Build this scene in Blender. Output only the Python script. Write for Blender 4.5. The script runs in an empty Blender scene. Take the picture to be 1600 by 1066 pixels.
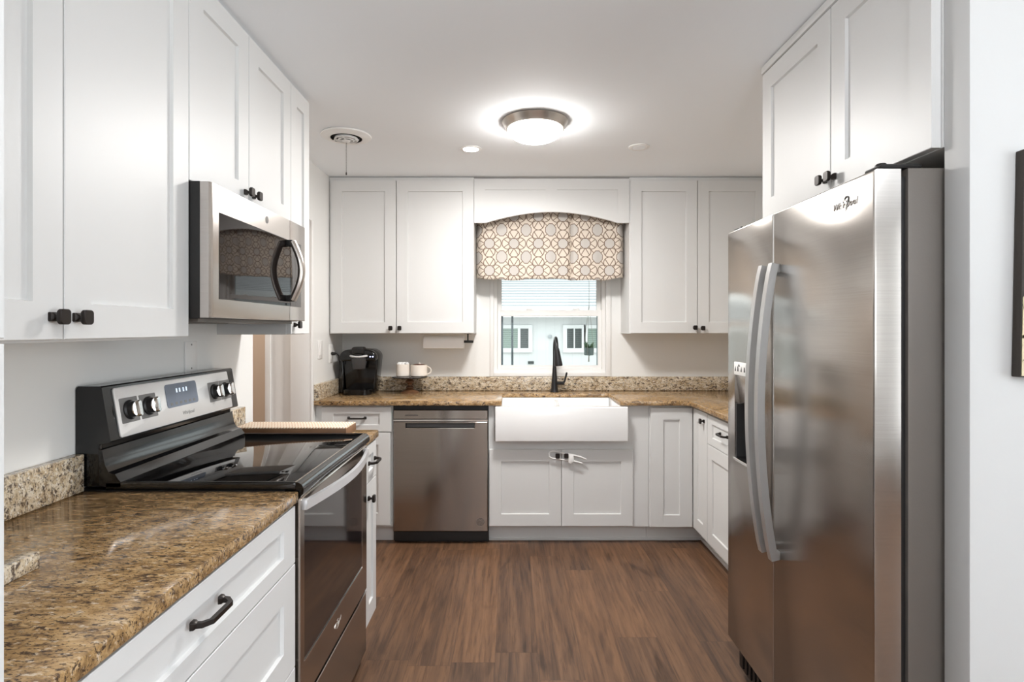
import bpy, bmesh, math, random
from mathutils import Vector, Matrix

random.seed(7)
SC = bpy.context.scene
COL = SC.collection
PI = math.pi

# ------------------------------------------------------------------ camera
CAM_H = 1.368
cam_d = bpy.data.cameras.new('camera')
cam = bpy.data.objects.new('camera', cam_d)
COL.objects.link(cam)
cam.location = (0, 0, CAM_H)
cam.rotation_euler = (PI / 2, 0, 0)
cam_d.sensor_width = 36.0
cam_d.lens = 36.0 * 898.4 / 1600.0
cam_d.shift_x = 2.8 / 1600.0
cam_d.shift_y = -19.1 / 1600.0
cam_d.clip_start = 0.02
SC.camera = cam

# ------------------------------------------------------------------ world, exposure
W = bpy.data.worlds.new('world')
SC.world = W
W.use_nodes = True
bg = W.node_tree.nodes['Background']
bg.inputs['Color'].default_value = (0.94, 0.975, 1.0, 1)
bg.inputs['Strength'].default_value = 1.3
SC.view_settings.view_transform = 'Standard'
SC.view_settings.look = 'None'
SC.view_settings.gamma = 1.0
SC.view_settings.use_curve_mapping = False
SC.view_settings.exposure = 1.08
SC.cycles.use_denoising = True
SC.cycles.max_bounces = 12
SC.cycles.diffuse_bounces = 10
SC.cycles.glossy_bounces = 5
SC.cycles.transmission_bounces = 6
SC.cycles.transparent_max_bounces = 8
SC.cycles.sample_clamp_indirect = 6.0
SC.cycles.caustics_reflective = False
SC.cycles.caustics_refractive = False


def area_light(name, loc, rot, sx, sy, power, color):
    d = bpy.data.lights.new(name, 'AREA')
    d.shape = 'RECTANGLE'
    d.size, d.size_y = sx, sy
    d.energy = power
    d.color = color
    o = bpy.data.objects.new(name, d)
    COL.objects.link(o)
    o.location = loc
    o.rotation_euler = rot
    return o


area_light('hall_fill_light', (-2.2, 3.3, 2.38), (0, 0, 0), 0.3, 0.3, 9, (1.0, 0.95, 0.88))  # added fill light that brightens the hall, no fixture there
# daylight coming in through the dining room's window wall behind the camera and its side window
area_light('daylight_rear_window', (0.36, -3.95, 1.51), (PI / 2, 0, 0), 1.8, 1.2, 3, (0.90, 0.96, 1.0))
area_light('daylight_side_window', (3.55, -0.75, 1.35), (0, PI / 2, 0), 1.7, 2.2, 32, (0.88, 0.95, 1.0))
# added uplight behind the camera, brightens the ceiling; no lamp hangs there
area_light('ceiling_fill_uplight', (0.5,-1.2,1.4), (PI, 0, 0), 0.8, 0.8, 44, (0.93, 0.965, 1.0))


# ------------------------------------------------------------------ node helpers
class E:
    """tiny wrapper that turns python arithmetic into Math nodes"""
    def __init__(s, nt, sock):
        s.nt, s.s = nt, sock

    def _m(s, op, b=None, c=None):
        n = s.nt.nodes.new('ShaderNodeMath')
        n.operation = op
        s.nt.links.new(s.s, n.inputs[0])
        for i, q in ((1, b), (2, c)):
            if q is None:
                continue
            if isinstance(q, E):
                s.nt.links.new(q.s, n.inputs[i])
            else:
                n.inputs[i].default_value = q
        return E(s.nt, n.outputs[0])

    def __add__(s, b): return s._m('ADD', b)
    def __sub__(s, b): return s._m('SUBTRACT', b)
    def __mul__(s, b): return s._m('MULTIPLY', b)
    def __truediv__(s, b): return s._m('DIVIDE', b)
    def abs(s): return s._m('ABSOLUTE')
    def fract(s): return s._m('FRACT')
    def max(s, b): return s._m('MAXIMUM', b)
    def min(s, b): return s._m('MINIMUM', b)
    def lt(s, b): return s._m('LESS_THAN', b)
    def gt(s, b): return s._m('GREATER_THAN', b)
    def sqrt(s): return s._m('SQRT')
    def floor(s): return s._m('FLOOR')


def new_mat(name):
    m = bpy.data.materials.new(name)
    m.use_nodes = True
    nt = m.node_tree
    return m, nt, nt.nodes['Principled BSDF']


def lin(c):
    """sRGB 0-255 triple to linear rgba"""
    r = []
    for v in c:
        v /= 255.0
        r.append(v / 12.92 if v <= 0.04045 else ((v + 0.055) / 1.055) ** 2.4)
    return (r[0], r[1], r[2], 1)


def add(nt, kind, **kw):
    n = nt.nodes.new(kind)
    for k, v in kw.items():
        setattr(n, k, v)
    return n


def objcoord(nt, scale=(1, 1, 1), rot=(0, 0, 0)):
    t = add(nt, 'ShaderNodeTexCoord')
    mp = add(nt, 'ShaderNodeMapping')
    mp.inputs['Scale'].default_value = scale
    mp.inputs['Rotation'].default_value = rot
    nt.links.new(t.outputs['Object'], mp.inputs['Vector'])
    return mp.outputs['Vector']


def noise(nt, vec, scale, detail=3, rough=0.5, dist=0.0):
    n = add(nt, 'ShaderNodeTexNoise')
    n.inputs['Scale'].default_value = scale
    n.inputs['Detail'].default_value = detail
    n.inputs['Roughness'].default_value = rough
    n.inputs['Distortion'].default_value = dist
    if vec is not None:
        nt.links.new(vec, n.inputs['Vector'])
    return n


def ramp(nt, fac, stops):
    r = add(nt, 'ShaderNodeValToRGB')
    el = r.color_ramp.elements
    while len(el) < len(stops):
        el.new(0.5)
    for e, (p, c) in zip(el, stops):
        e.position = p
        e.color = c
    nt.links.new(fac, r.inputs['Fac'])
    return r.outputs['Color']


def mix(nt, fac, a, b, blend='MIX'):
    n = add(nt, 'ShaderNodeMix', data_type='RGBA', blend_type=blend)
    for idx, q in ((0, fac), (6, a), (7, b)):
        if isinstance(q, E):
            q = q.s
        if isinstance(q, (float, int)):
            n.inputs[idx].default_value = q
        elif isinstance(q, tuple):
            n.inputs[idx].default_value = q
        else:
            nt.links.new(q, n.inputs[idx])
    return n.outputs[2]


def bump(nt, bsdf, height, strength, dist=0.001):
    b = add(nt, 'ShaderNodeBump')
    b.inputs['Strength'].default_value = strength
    b.inputs['Distance'].default_value = dist
    nt.links.new(height, b.inputs['Height'])
    nt.links.new(b.outputs['Normal'], bsdf.inputs['Normal'])


def simple(name, rgb, rough=0.4, metal=0.0, coat=0.0, bump_scale=0, bump_str=0.05, vary=0.0, spec=None):
    m, nt, b = new_mat(name)
    b.inputs['Base Color'].default_value = lin(rgb)
    b.inputs['Roughness'].default_value = rough
    b.inputs['Metallic'].default_value = metal
    b.inputs['Coat Weight'].default_value = coat
    if spec is not None:
        b.inputs['Specular IOR Level'].default_value = spec
    if bump_scale or vary:
        n = noise(nt, objcoord(nt), bump_scale or 6, 3)
        if bump_scale:
            bump(nt, b, n.outputs['Fac'], bump_str)
        if vary:
            c = lin(rgb)
            d = tuple(max(0, q * (1 - vary)) for q in c[:3]) + (1,)
            nt.links.new(ramp(nt, n.outputs['Fac'], [(0.35, d), (0.65, c)]), b.inputs['Base Color'])
    return m


def granite(name, golds, dark, cream, dark_cut, cream_cut):
    """fine crystalline stone: streaky gold bed, pale feldspar flecks, dark mica specks"""
    m, nt, b = new_mat(name)
    v = objcoord(nt, (0.8, 2.0, 1.5), (0, 0, 0.35))
    v2 = objcoord(nt, (0.9, 1.7, 1.3), (0, 0, 0.35))
    base = noise(nt, v, 24, 7, 0.68, 0.4)
    c = ramp(nt, base.outputs['Fac'], [(0.32, golds[0]), (0.45, golds[1]), (0.56, golds[2]), (0.70, golds[3])])
    cr = noise(nt, v, 62, 4, 0.62)
    c = mix(nt, ramp(nt, cr.outputs['Fac'], [(cream_cut, (0, 0, 0, 1)), (cream_cut + 0.10, (0.9, 0.9, 0.9, 1))]), c, cream)
    big = noise(nt, v, 52, 5, 0.68, 0.6)
    c = mix(nt, ramp(nt, big.outputs['Fac'], [(dark_cut - 0.08, (0.92, 0.92, 0.92, 1)), (dark_cut, (0, 0, 0, 1))]), c, dark)
    dk = noise(nt, v2, 130, 4, 0.7, 0.2)
    c = mix(nt, ramp(nt, dk.outputs['Fac'], [(0.38, (0.9, 0.9, 0.9, 1)), (0.45, (0, 0, 0, 1))]), c, dark)
    nt.links.new(c, b.inputs['Base Color'])
    b.inputs['Roughness'].default_value = 0.12
    return m


def steel(name, rgb=(176, 171, 166), rough=0.30, aniso=0.75, rot=0.0, brush=(2, 2, 260)):
    m, nt, b = new_mat(name)
    b.inputs['Metallic'].default_value = 1.0
    n = noise(nt, objcoord(nt, brush), 3.0, 2, 0.6)
    c = lin(rgb)
    lo = tuple(q * 0.90 for q in c[:3]) + (1,)
    nt.links.new(ramp(nt, n.outputs['Fac'], [(0.3, lo), (0.7, c)]), b.inputs['Base Color'])
    b.inputs['Roughness'].default_value = rough
    b.inputs['Anisotropic'].default_value = aniso
    b.inputs['Anisotropic Rotation'].default_value = rot
    t = add(nt, 'ShaderNodeTangent', direction_type='RADIAL', axis='Z')
    nt.links.new(t.outputs['Tangent'], b.inputs['Tangent'])
    return m


def floor_mat():
    m, nt, b = new_mat('vinyl_plank_floor')
    t = add(nt, 'ShaderNodeTexCoord')
    sep = add(nt, 'ShaderNodeSeparateXYZ')
    nt.links.new(t.outputs['Object'], sep.inputs[0])
    X, Y = E(nt, sep.outputs['X']), E(nt, sep.outputs['Y'])
    pw, pl = 0.178, 1.22
    ix = (X / pw + 20.35).floor()
    fx = (X / pw + 20.35).fract()
    wn = add(nt, 'ShaderNodeTexWhiteNoise', noise_dimensions='1D')
    nt.links.new(ix.s, wn.inputs['W'])
    off = E(nt, wn.outputs['Value'])
    yy = Y / pl + off * 3.7 + 20.0
    iy = yy.floor()
    fy = yy.fract()
    wn2 = add(nt, 'ShaderNodeTexWhiteNoise', noise_dimensions='2D')
    cmb = add(nt, 'ShaderNodeCombineXYZ')
    nt.links.new(ix.s, cmb.inputs[0])
    nt.links.new(iy.s, cmb.inputs[1])
    nt.links.new(cmb.outputs[0], wn2.inputs['Vector'])
    plank = E(nt, wn2.outputs['Value'])
    # grain coordinates: stretched along Y and shifted per plank
    gv = add(nt, 'ShaderNodeCombineXYZ')
    nt.links.new((X * 1.0 + plank * 7.0).s, gv.inputs[0])
    nt.links.new((Y * 0.055 + plank * 13.0).s, gv.inputs[1])
    g1 = noise(nt, gv.outputs[0], 14, 5, 0.62, 1.6)
    g2 = noise(nt, gv.outputs[0], 75, 4, 0.65, 0.3)
    gv2 = add(nt, 'ShaderNodeCombineXYZ')
    nt.links.new((X * 1.0 + plank * 3.0).s, gv2.inputs[0])
    nt.links.new((Y * 0.22 + plank * 5.0).s, gv2.inputs[1])
    g3 = noise(nt, gv2.outputs[0], 7, 3, 0.55, 0.8)
    tone = ramp(nt, g1.outputs['Fac'], [(0.30, lin((58, 41, 30))), (0.44, lin((92, 66, 48))), (0.56, lin((118, 86, 61))), (0.70, lin((140, 106, 80)))])
    pl_c = ramp(nt, plank.s, [(0.0, lin((80, 60, 48))), (0.5, lin((100, 73, 54))), (1.0, lin((122, 88, 62)))])
    c = mix(nt, 0.46, tone, pl_c)
    fine = ramp(nt, g2.outputs['Fac'], [(0.34, (0.50, 0.48, 0.46, 1)), (0.52, (1, 1, 1, 1))])
    c = mix(nt, 0.8, c, fine, 'MULTIPLY')
    knots = ramp(nt, g3.outputs['Fac'], [(0.27, (0.38, 0.35, 0.33, 1)), (0.40, (1, 1, 1, 1))])
    c = mix(nt, 0.9, c, knots, 'MULTIPLY')
    ex = (fx - 0.5).abs().gt(0.5 - 0.0015 / pw)
    ey = (fy - 0.5).abs().gt(0.5 - 0.0015 / pl)
    edge = ex.max(ey)
    c = mix(nt, edge * 0.35, c, lin((45, 30, 22)))
    nt.links.new(c, b.inputs['Base Color'])
    b.inputs['Roughness'].default_value = 0.42
    bump(nt, b, g2.outputs['Fac'], 0.12, 0.002)
    return m


def valance_mat():
    m, nt, b = new_mat('trellis_print_fabric')
    t = add(nt, 'ShaderNodeTexCoord')
    sep = add(nt, 'ShaderNodeSeparateXYZ')
    nt.links.new(t.outputs['UV'], sep.inputs[0])
    X, Z = E(nt, sep.outputs['X']), E(nt, sep.outputs['Y'])
    a, h = 0.172, 0.190
    ax = ((((X + 0.060) / a).fract()) - 0.5).abs() * a
    az = ((((Z + 0.028) / h).fract()) - 0.5).abs() * h
    bx = ax * -1.0 + a / 2
    bz = az * -1.0 + h / 2

    def dist(x, z, cx, cz):
        dx, dz = x - cx, z - cz
        return (dx * dx + dz * dz).sqrt()
    octa = ax.max(az).max((ax + az) * 0.72)
    octb = (bx * 1.18).max(bz).max((bx * 1.18 + bz) * 0.74)
    ra, rb, w = 0.035, 0.043, 0.0027
    outside = octa.gt(ra).min(octb.gt(rb))
    cn = dist(ax, az, 0.0, 0.055)
    ce = dist(ax, az, 0.043, 0.0)
    line = (cn - 0.040).abs().lt(w).max((ce - 0.040).abs().lt(w)) * outside
    line = line.max((octa - ra).abs().lt(w)).max((octb - rb).abs().lt(w))
    # diagonal webs joining motif and medallion, and the V's inside the petals
    diag = (ax * h - az * a).abs() / math.hypot(a, h)
    d1 = diag.lt(w * 0.95) * outside * cn.gt(0.040) * ce.gt(0.040)
    v1 = ((ax * 1.0 - (az - 0.033) * 0.62).abs() * 0.85).lt(w) * cn.lt(0.040) * outside
    v2 = ((az * 1.0 - (ax - 0.033) * 0.75).abs() * 0.85).lt(w) * ce.lt(0.040) * outside
    line = line.max(d1).max(v1).max(v2)
    fill = octa.lt(ra).max(octb.lt(rb))
    n = noise(nt, objcoord(nt, (1, 1, 1)), 500, 2)
    c = mix(nt, fill, lin((218, 206, 192)), lin((196, 190, 184)))
    c = mix(nt, line, c, lin((116, 96, 80)))
    nt.links.new(c, b.inputs['Base Color'])
    b.inputs['Roughness'].default_value = 0.85
    b.inputs['Sheen Weight'].default_value = 0.2
    bump(nt, b, n.outputs['Fac'], 0.15, 0.0005)
    return m


def glass_mat(name, tint=(1, 1, 1, 1), refl=0.08):
    m = bpy.data.materials.new(name)
    m.use_nodes = True
    nt = m.node_tree
    nt.nodes.clear()
    out = add(nt, 'ShaderNodeOutputMaterial')
    tr = add(nt, 'ShaderNodeBsdfTransparent')
    tr.inputs['Color'].default_value = tint
    gl = add(nt, 'ShaderNodeBsdfGlossy')
    gl.inputs['Roughness'].default_value = 0.02
    fr = add(nt, 'ShaderNodeFresnel')
    fr.inputs['IOR'].default_value = 1.3
    mx = add(nt, 'ShaderNodeMixShader')
    nt.links.new(fr.outputs[0], mx.inputs[0])
    nt.links.new(tr.outputs[0], mx.inputs[1])
    nt.links.new(gl.outputs[0], mx.inputs[2])
    nt.links.new(mx.outputs[0], out.inputs['Surface'])
    return m


def emit_mat(name, rgb, strength):
    m, nt, b = new_mat(name)
    b.inputs['Base Color'].default_value = (0.9, 0.9, 0.9, 1)
    b.inputs['Emission Color'].default_value = rgb
    b.inputs['Emission Strength'].default_value = strength
    return m


def siding_mat():
    m, nt, b = new_mat('white_lap_siding')
    t = add(nt, 'ShaderNodeTexCoord')
    sep = add(nt, 'ShaderNodeSeparateXYZ')
    nt.links.new(t.outputs['Object'], sep.inputs[0])
    fz = (E(nt, sep.outputs['X']) / 0.2 + 50.0).fract()
    c = mix(nt, fz.lt(0.06) * 0.35, lin((204, 205, 205)), lin((184, 187, 190)))
    nt.links.new(c, b.inputs['Base Color'])
    b.inputs['Roughness'].default_value = 0.7
    return m


def shutter_mat(name, c1, c2):
    m, nt, b = new_mat(name)
    t = add(nt, 'ShaderNodeTexCoord')
    sep = add(nt, 'ShaderNodeSeparateXYZ')
    nt.links.new(t.outputs['Object'], sep.inputs[0])
    fz = (E(nt, sep.outputs['Z']) / 0.045 + 50.0).fract()
    nt.links.new(mix(nt, fz.lt(0.4), lin(c1), lin(c2)), b.inputs['Base Color'])
    b.inputs['Roughness'].default_value = 0.5
    return m


M = {}
M['cab'] = simple('white_cabinet_paint', (217, 217, 216), 0.43, bump_scale=90, bump_str=0.03)
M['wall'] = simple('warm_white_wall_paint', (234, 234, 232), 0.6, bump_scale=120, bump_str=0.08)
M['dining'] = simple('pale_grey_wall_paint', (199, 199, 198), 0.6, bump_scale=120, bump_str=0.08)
M['hall'] = simple('shade_tan_hall_paint', (205, 186, 168), 0.7, bump_scale=120, bump_str=0.08)  # the hall's shade is put into this tan colour
M['ceil'] = simple('white_ceiling_paint', (243, 246, 249), 0.8, bump_scale=70, bump_str=0.15)
M['trim'] = simple('white_trim_paint', (238, 237, 235), 0.4, vary=0.02)
M['floor'] = floor_mat()
M['granite'] = granite('golden_brown_granite',
                       [lin((104, 82, 60)), lin((152, 121, 82)), lin((180, 147, 103)), lin((200, 174, 138))],
                       lin((60, 48, 42)), lin((208, 190, 166)), 0.465, 0.58)
M['splash'] = granite('lit_pale_granite',  # same stone as the counter, paler tones stand in for light on upright faces
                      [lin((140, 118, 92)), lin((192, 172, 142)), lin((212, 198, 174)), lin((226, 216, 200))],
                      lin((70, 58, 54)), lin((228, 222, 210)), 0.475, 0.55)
M['steel_h'] = steel('brushed_steel', (172, 164, 157), 0.15, 0.85, 0.25)
M['steel_f'] = steel('brushed_refrigerator_steel', (192, 187, 182), 0.21, 0.88, 0.0, (2, 2, 200))
M['steel_s'] = steel('smooth_steel', (198, 192, 187), 0.26, 0.3)
M['nickel'] = simple('brushed_nickel', (200, 192, 184), 0.28, 1.0, vary=0.06)
M['silver'] = simple('silver_panel_steel', (236, 236, 236), 0.36, 0.45, vary=0.03)
M['handle_silver'] = simple('satin_silver_handle', (232, 232, 234), 0.36, 0.6, vary=0.02)
M['grey_case'] = simple('grey_textured_steel_case', (112, 106, 100), 0.45, 0.3, bump_scale=220, bump_str=0.2)
M['black'] = simple('gloss_black_enamel', (14, 14, 15), 0.12, vary=0.1)
M['blackglass'] = simple('black_ceramic_glass', (10, 10, 11), 0.03, spec=0.8, vary=0.05)
M['ovenglass'] = simple('dark_oven_glass', (30, 24, 24), 0.05, spec=0.9, vary=0.05)
M['mwglass'] = simple('mirrored_dark_glass', (42, 36, 34), 0.03, 0.55, spec=0.9, vary=0.04)
M['matte'] = simple('matte_black_plastic', (24, 23, 23), 0.45, vary=0.1)
M['bronze'] = simple('dark_bronze_hardware', (44, 38, 35), 0.36, 0.55, vary=0.12)
M['faucet'] = simple('matte_black_faucet', (54, 53, 54), 0.3, 0.6, vary=0.1)
M['porcelain'] = simple('white_fireclay', (240, 240, 240), 0.12, coat=0.3, vary=0.01)
M['ceramic'] = simple('cream_ceramic', (238, 230, 220), 0.22, vary=0.02)
M['paper'] = simple('white_paper', (250, 250, 249), 0.9, bump_scale=160, bump_str=0.2)
M['plastic'] = simple('white_plastic', (240, 239, 237), 0.35, vary=0.01)
M['greyplastic'] = simple('grey_plastic', (120, 118, 116), 0.4, vary=0.05)
M['darkgrey'] = simple('dark_grey_plastic', (62, 61, 62), 0.3, vary=0.05)
M['satin'] = simple('satin_silver_plastic', (216, 216, 216), 0.3, 0.2, vary=0.02)
M['display'] = simple('dark_grey_display', (128, 136, 150), 0.4, vary=0.2, spec=0.25)
M['displayblue'] = emit_mat('pale_blue_digits', (0.55, 0.75, 1.0, 1), 0.35)
M['bluelight'] = emit_mat('blue_indicator', (0.35, 0.4, 1.0, 1), 1.6)
M['wood'] = simple('turned_brown_wood', (114, 80, 54), 0.45, bump_scale=30, bump_str=0.1, vary=0.35)
M['boardwood'] = simple('board_side_wood', (128, 95, 68), 0.5, vary=0.35)
M['valance'] = valance_mat()
M['glass'] = glass_mat('window_glass', (0.97, 1.0, 0.99, 1))
M['dome'] = emit_mat('lit_frosted_glass', (1.0, 0.975, 0.945, 1), 31)
M['led'] = emit_mat('lit_led_lens', (1.0, 0.96, 0.9, 1), 12.0)
M['siding'] = siding_mat()
M['roofwhite'] = simple('pale_metal_roof', (182, 184, 185), 0.6, vary=0.02)
M['seam'] = simple('grey_roof_seam', (164, 168, 171), 0.6, vary=0.02)
M['eave'] = simple('white_eave_board', (212, 213, 213), 0.6, vary=0.02)
M['shut_g'] = shutter_mat('green_grey_blinds', (110, 126, 116), (146, 160, 152))
M['shut_d'] = shutter_mat('dark_window_screen', (48, 54, 54), (76, 82, 80))
M['postgrey'] = simple('grey_aluminium', (98, 108, 116), 0.5, 0.2, vary=0.05)
M['ground'] = simple('pale_concrete_ground', (196, 196, 190), 0.9, vary=0.1)
M['pot'] = simple('grey_green_pot', (92, 104, 102), 0.6, vary=0.1)
M['leaf'] = simple('succulent_green', (70, 104, 66), 0.5, vary=0.3)
M['cord'] = simple('jute_cord', (150, 146, 138), 0.9, vary=0.1)
M['darkvent'] = simple('vent_shade_dark', (26, 24, 23), 0.8, vary=0.2)
M['artbg'] = simple('dark_brown_canvas', (58, 52, 47), 0.8, bump_scale=300, bump_str=0.1, vary=0.15)
M['petal'] = simple('cream_painted_petals', (222, 208, 172), 0.7, vary=0.25)
M['petal2'] = simple('brown_painted_shading', (110, 88, 60), 0.7, vary=0.25)
M['coffee'] = simple('cocoa_brown', (112, 70, 50), 0.6, vary=0.3)
M['ink'] = simple('dark_grey_print', (70, 68, 68), 0.5, vary=0.05)
M['chrome'] = simple('bright_chrome', (232, 230, 228), 0.12, 1.0, vary=0.02)


def board_top_mat():
    m, nt, b = new_mat('chevron_carved_board_top')
    t = add(nt, 'ShaderNodeTexCoord')
    sep = add(nt, 'ShaderNodeSeparateXYZ')
    nt.links.new(t.outputs['Object'], sep.inputs[0])
    X, Y = E(nt, sep.outputs['X']), E(nt, sep.outputs['Y'])
    zig = ((Y / 0.03).fract() - 0.5).abs() * 0.012
    s = ((X + zig) / 0.0125 + 60.0).fract()
    c = mix(nt, s.lt(0.34), lin((240, 226, 208)), lin((196, 154, 118)))
    nt.links.new(c, b.inputs['Base Color'])
    b.inputs['Roughness'].default_value = 0.55
    return m


M['boardtop'] = board_top_mat()


# ------------------------------------------------------------------ mesh helpers
class MB:
    def __init__(s):
        s.v, s.f = [], []

    def add(s, verts, faces):
        o = len(s.v)
        s.v += [Vector(p) for p in verts]
        s.f += [tuple(i + o for i in f) for f in faces]
        return s

    def from_bm(s, bm):
        bm.verts.ensure_lookup_table()
        bm.verts.index_update()
        s.add([v.co.copy() for v in bm.verts], [[v.index for v in f.verts] for f in bm.faces])
        bm.free()
        return s

    def box(s, x0, x1, y0, y1, z0, z1, b=0.0, seg=2):
        bm = bmesh.new()
        bmesh.ops.create_cube(bm, size=1)
        for v in bm.verts:
            v.co = Vector(((x0 + x1) / 2 + v.co.x * (x1 - x0), (y0 + y1) / 2 + v.co.y * (y1 - y0),
                           (z0 + z1) / 2 + v.co.z * (z1 - z0)))
        if b > 0:
            bmesh.ops.bevel(bm, geom=bm.edges[:], offset=b, segments=seg, profile=0.5, affect='EDGES')
        return s.from_bm(bm)

    def rings(s, rings, cap0=True, cap1=True, loop=False):
        n = len(rings[0])
        vs = [p for r in rings for p in r]
        fs = []
        m = len(rings)
        for i in range(m if loop else m - 1):
            j = (i + 1) % m
            for k in range(n):
                l = (k + 1) % n
                fs.append((i * n + k, i * n + l, j * n + l, j * n + k))
        if not loop:
            if cap0:
                fs.append(tuple(range(n)))
            if cap1:
                fs.append(tuple((m - 1) * n + k for k in range(n)))
        return s.add(vs, fs)

    def lathe(s, prof, c=(0, 0, 0), axis=(0, 0, 1), n=32, cap0=True, cap1=True):
        ax = Vector(axis).normalized()
        u = ax.orthogonal().normalized()
        w = ax.cross(u)
        c = Vector(c)
        rs = []
        for r, z in prof:
            r = max(r, 1e-5)
            rs.append([c + ax * z + (u * math.cos(2 * PI * k / n) + w * math.sin(2 * PI * k / n)) * r for k in range(n)])
        return s.rings(rs, cap0, cap1)

    def tube(s, path, r, n=10, flat=1.0, up=None):
        """sweep; r number or list; flat squashes second axis"""
        path = [Vector(p) for p in path]
        rs = r if isinstance(r, (list, tuple)) else [r] * len(path)
        out = []
        ref = Vector(up) if up else None
        u = None
        for i, p in enumerate(path):
            t = (path[min(i + 1, len(path) - 1)] - path[max(i - 1, 0)]).normalized()
            if ref is not None:
                u = (ref - t * ref.dot(t)).normalized()
            elif u is None:
                u = t.orthogonal().normalized()
            else:
                u = (u - t * u.dot(t)).normalized()
            w = t.cross(u)
            off = PI / n if n == 4 else 0
            out.append([p + u * math.cos(2 * PI * k / n + off) * rs[i] + w * math.sin(2 * PI * k / n + off) * rs[i] * flat for k in range(n)])
        return s.rings(out)

    def prism(s, poly, fr, d0, d1, b=0.0, seg=2):
        """extrude a 2-d outline (u,v) along n from d0 to d1"""
        bm = bmesh.new()
        lo = [bm.verts.new(fr(u, v, d0)) for u, v in poly]
        hi = [bm.verts.new(fr(u, v, d1)) for u, v in poly]
        n = len(poly)
        bm.faces.new(lo[::-1])
        bm.faces.new(hi)
        for i in range(n):
            j = (i + 1) % n
            bm.faces.new((lo[i], lo[j], hi[j], hi[i]))
        bmesh.ops.recalc_face_normals(bm, faces=bm.faces[:])
        if b > 0:
            es = [e for e in bm.edges if e.calc_face_angle(0) > 0.5]
            bmesh.ops.bevel(bm, geom=es, offset=b, segments=seg, profile=0.5, affect='EDGES')
        return s.from_bm(bm)

    def build(s, name, mat, parent=None, smooth=0.6):
        off = WORLD.get(parent.name, Vector((0, 0, 0))) if parent else Vector((0, 0, 0))
        me = bpy.data.meshes.new(name)
        me.from_pydata([v - off for v in s.v], [], s.f)
        bm = bmesh.new()
        bm.from_mesh(me)
        bmesh.ops.recalc_face_normals(bm, faces=bm.faces[:])
        bm.to_mesh(me)
        bm.free()
        me.shade_smooth()
        me.set_sharp_from_angle(angle=smooth)
        me.materials.append(mat)
        o = bpy.data.objects.new(name, me)
        COL.objects.link(o)
        if parent:
            o.parent = parent
            WORLD[o.name] = off
        else:
            WORLD[o.name] = Vector((0, 0, 0))
        return o


WORLD = {}


def thing(name, label, cat, loc, group=None):
    o = bpy.data.objects.new(name, None)
    COL.objects.link(o)
    o.location = loc
    o.empty_display_size = 0.05
    WORLD[o.name] = Vector(loc)
    o['label'] = label
    o['category'] = cat
    if group:
        o['group'] = group
    return o


def single(mb, name, mat, label, cat, group=None, kind=None):
    """a thing that is one mesh: its origin goes to the base of its bounding box"""
    o = mb.build(name, mat)
    lo = [min(v[i] for v in mb.v) for i in range(3)]
    hi = [max(v[i] for v in mb.v) for i in range(3)]
    c = Vector(((lo[0] + hi[0]) / 2, (lo[1] + hi[1]) / 2, lo[2]))
    for v in o.data.vertices:
        v.co -= c
    o.location = c
    WORLD[o.name] = c
    if label:
        o['label'] = label
        o['category'] = cat
    if group:
        o['group'] = group
    if kind:
        o['kind'] = kind
    return o


def struct(mb, name, mat, parent=None):
    o = mb.build(name, mat, parent)
    if not parent:
        o['kind'] = 'structure'
    return o


class Frame:
    def __init__(s, o, u, v, n):
        s.o, s.u, s.v, s.n = Vector(o), Vector(u), Vector(v), Vector(n)

    def __call__(s, a, b, c=0.0):
        return s.o + s.u * a + s.v * b + s.n * c


def face_frame(side, plane):
    """L faces +X, R faces -X, B faces -Y; a runs along the run, b is height"""
    if side == 'L':
        return Frame((plane, 0, 0), (0, 1, 0), (0, 0, 1), (1, 0, 0))
    if side == 'R':
        return Frame((plane, 0, 0), (0, 1, 0), (0, 0, 1), (-1, 0, 0))
    return Frame((0, plane, 0), (1, 0, 0), (0, 0, 1), (0, -1, 0))


def rect(fr, a0, a1, b0, b1, c):
    return [fr(a0, b0, c), fr(a1, b0, c), fr(a1, b1, c), fr(a0, b1, c)]


def rrect(fr, ca, cb, w, h, r, c, k=4):
    pts = []
    for (sx, sy, a0) in ((1, -1, -PI / 2), (1, 1, 0), (-1, 1, PI / 2), (-1, -1, PI)):
        for i in range(k + 1):
            t = a0 + PI / 2 * i / k
            pts.append(fr(ca + sx * (w / 2 - r) + r * math.cos(t), cb + sy * (h / 2 - r) + r * math.sin(t), c))
    return pts


def panel_rings(mb, fr, a0, a1, b0, b1, t, hole, rec, lip=0.0015, slope=0.0025):
    """slab a0..a1 x b0..b1 of thickness t with a recessed field 'hole' (a0,a1,b0,b1)"""
    h0, h1, h2, h3 = hole
    mb.rings([rect(fr, a0, a1, b0, b1, 0), rect(fr, a0, a1, b0, b1, t - lip),
              rect(fr, a0 + lip, a1 - lip, b0 + lip, b1 - lip, t),
              rect(fr, h0, h1, h2, h3, t),
              rect(fr, h0 + slope, h1 - slope, h2 + slope, h3 - slope, t - rec)])
    return mb


def add_knob(fr, a, b, c, parent):
    k = MB()
    k.rings([rrect(fr, a, b, 0.019, 0.019, 0.003, c), rrect(fr, a, b, 0.018, 0.018, 0.003, c + 0.006),
             rrect(fr, a, b, 0.009, 0.009, 0.003, c + 0.011), rrect(fr, a, b, 0.009, 0.009, 0.003, c + 0.017),
             rrect(fr, a, b, 0.023, 0.027, 0.006, c + 0.019), rrect(fr, a, b, 0.027, 0.031, 0.007, c + 0.022),
             rrect(fr, a, b, 0.027, 0.031, 0.007, c + 0.028), rrect(fr, a, b, 0.024, 0.028, 0.006, c + 0.030)])
    return k.build('knob', M['bronze'], parent)


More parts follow.
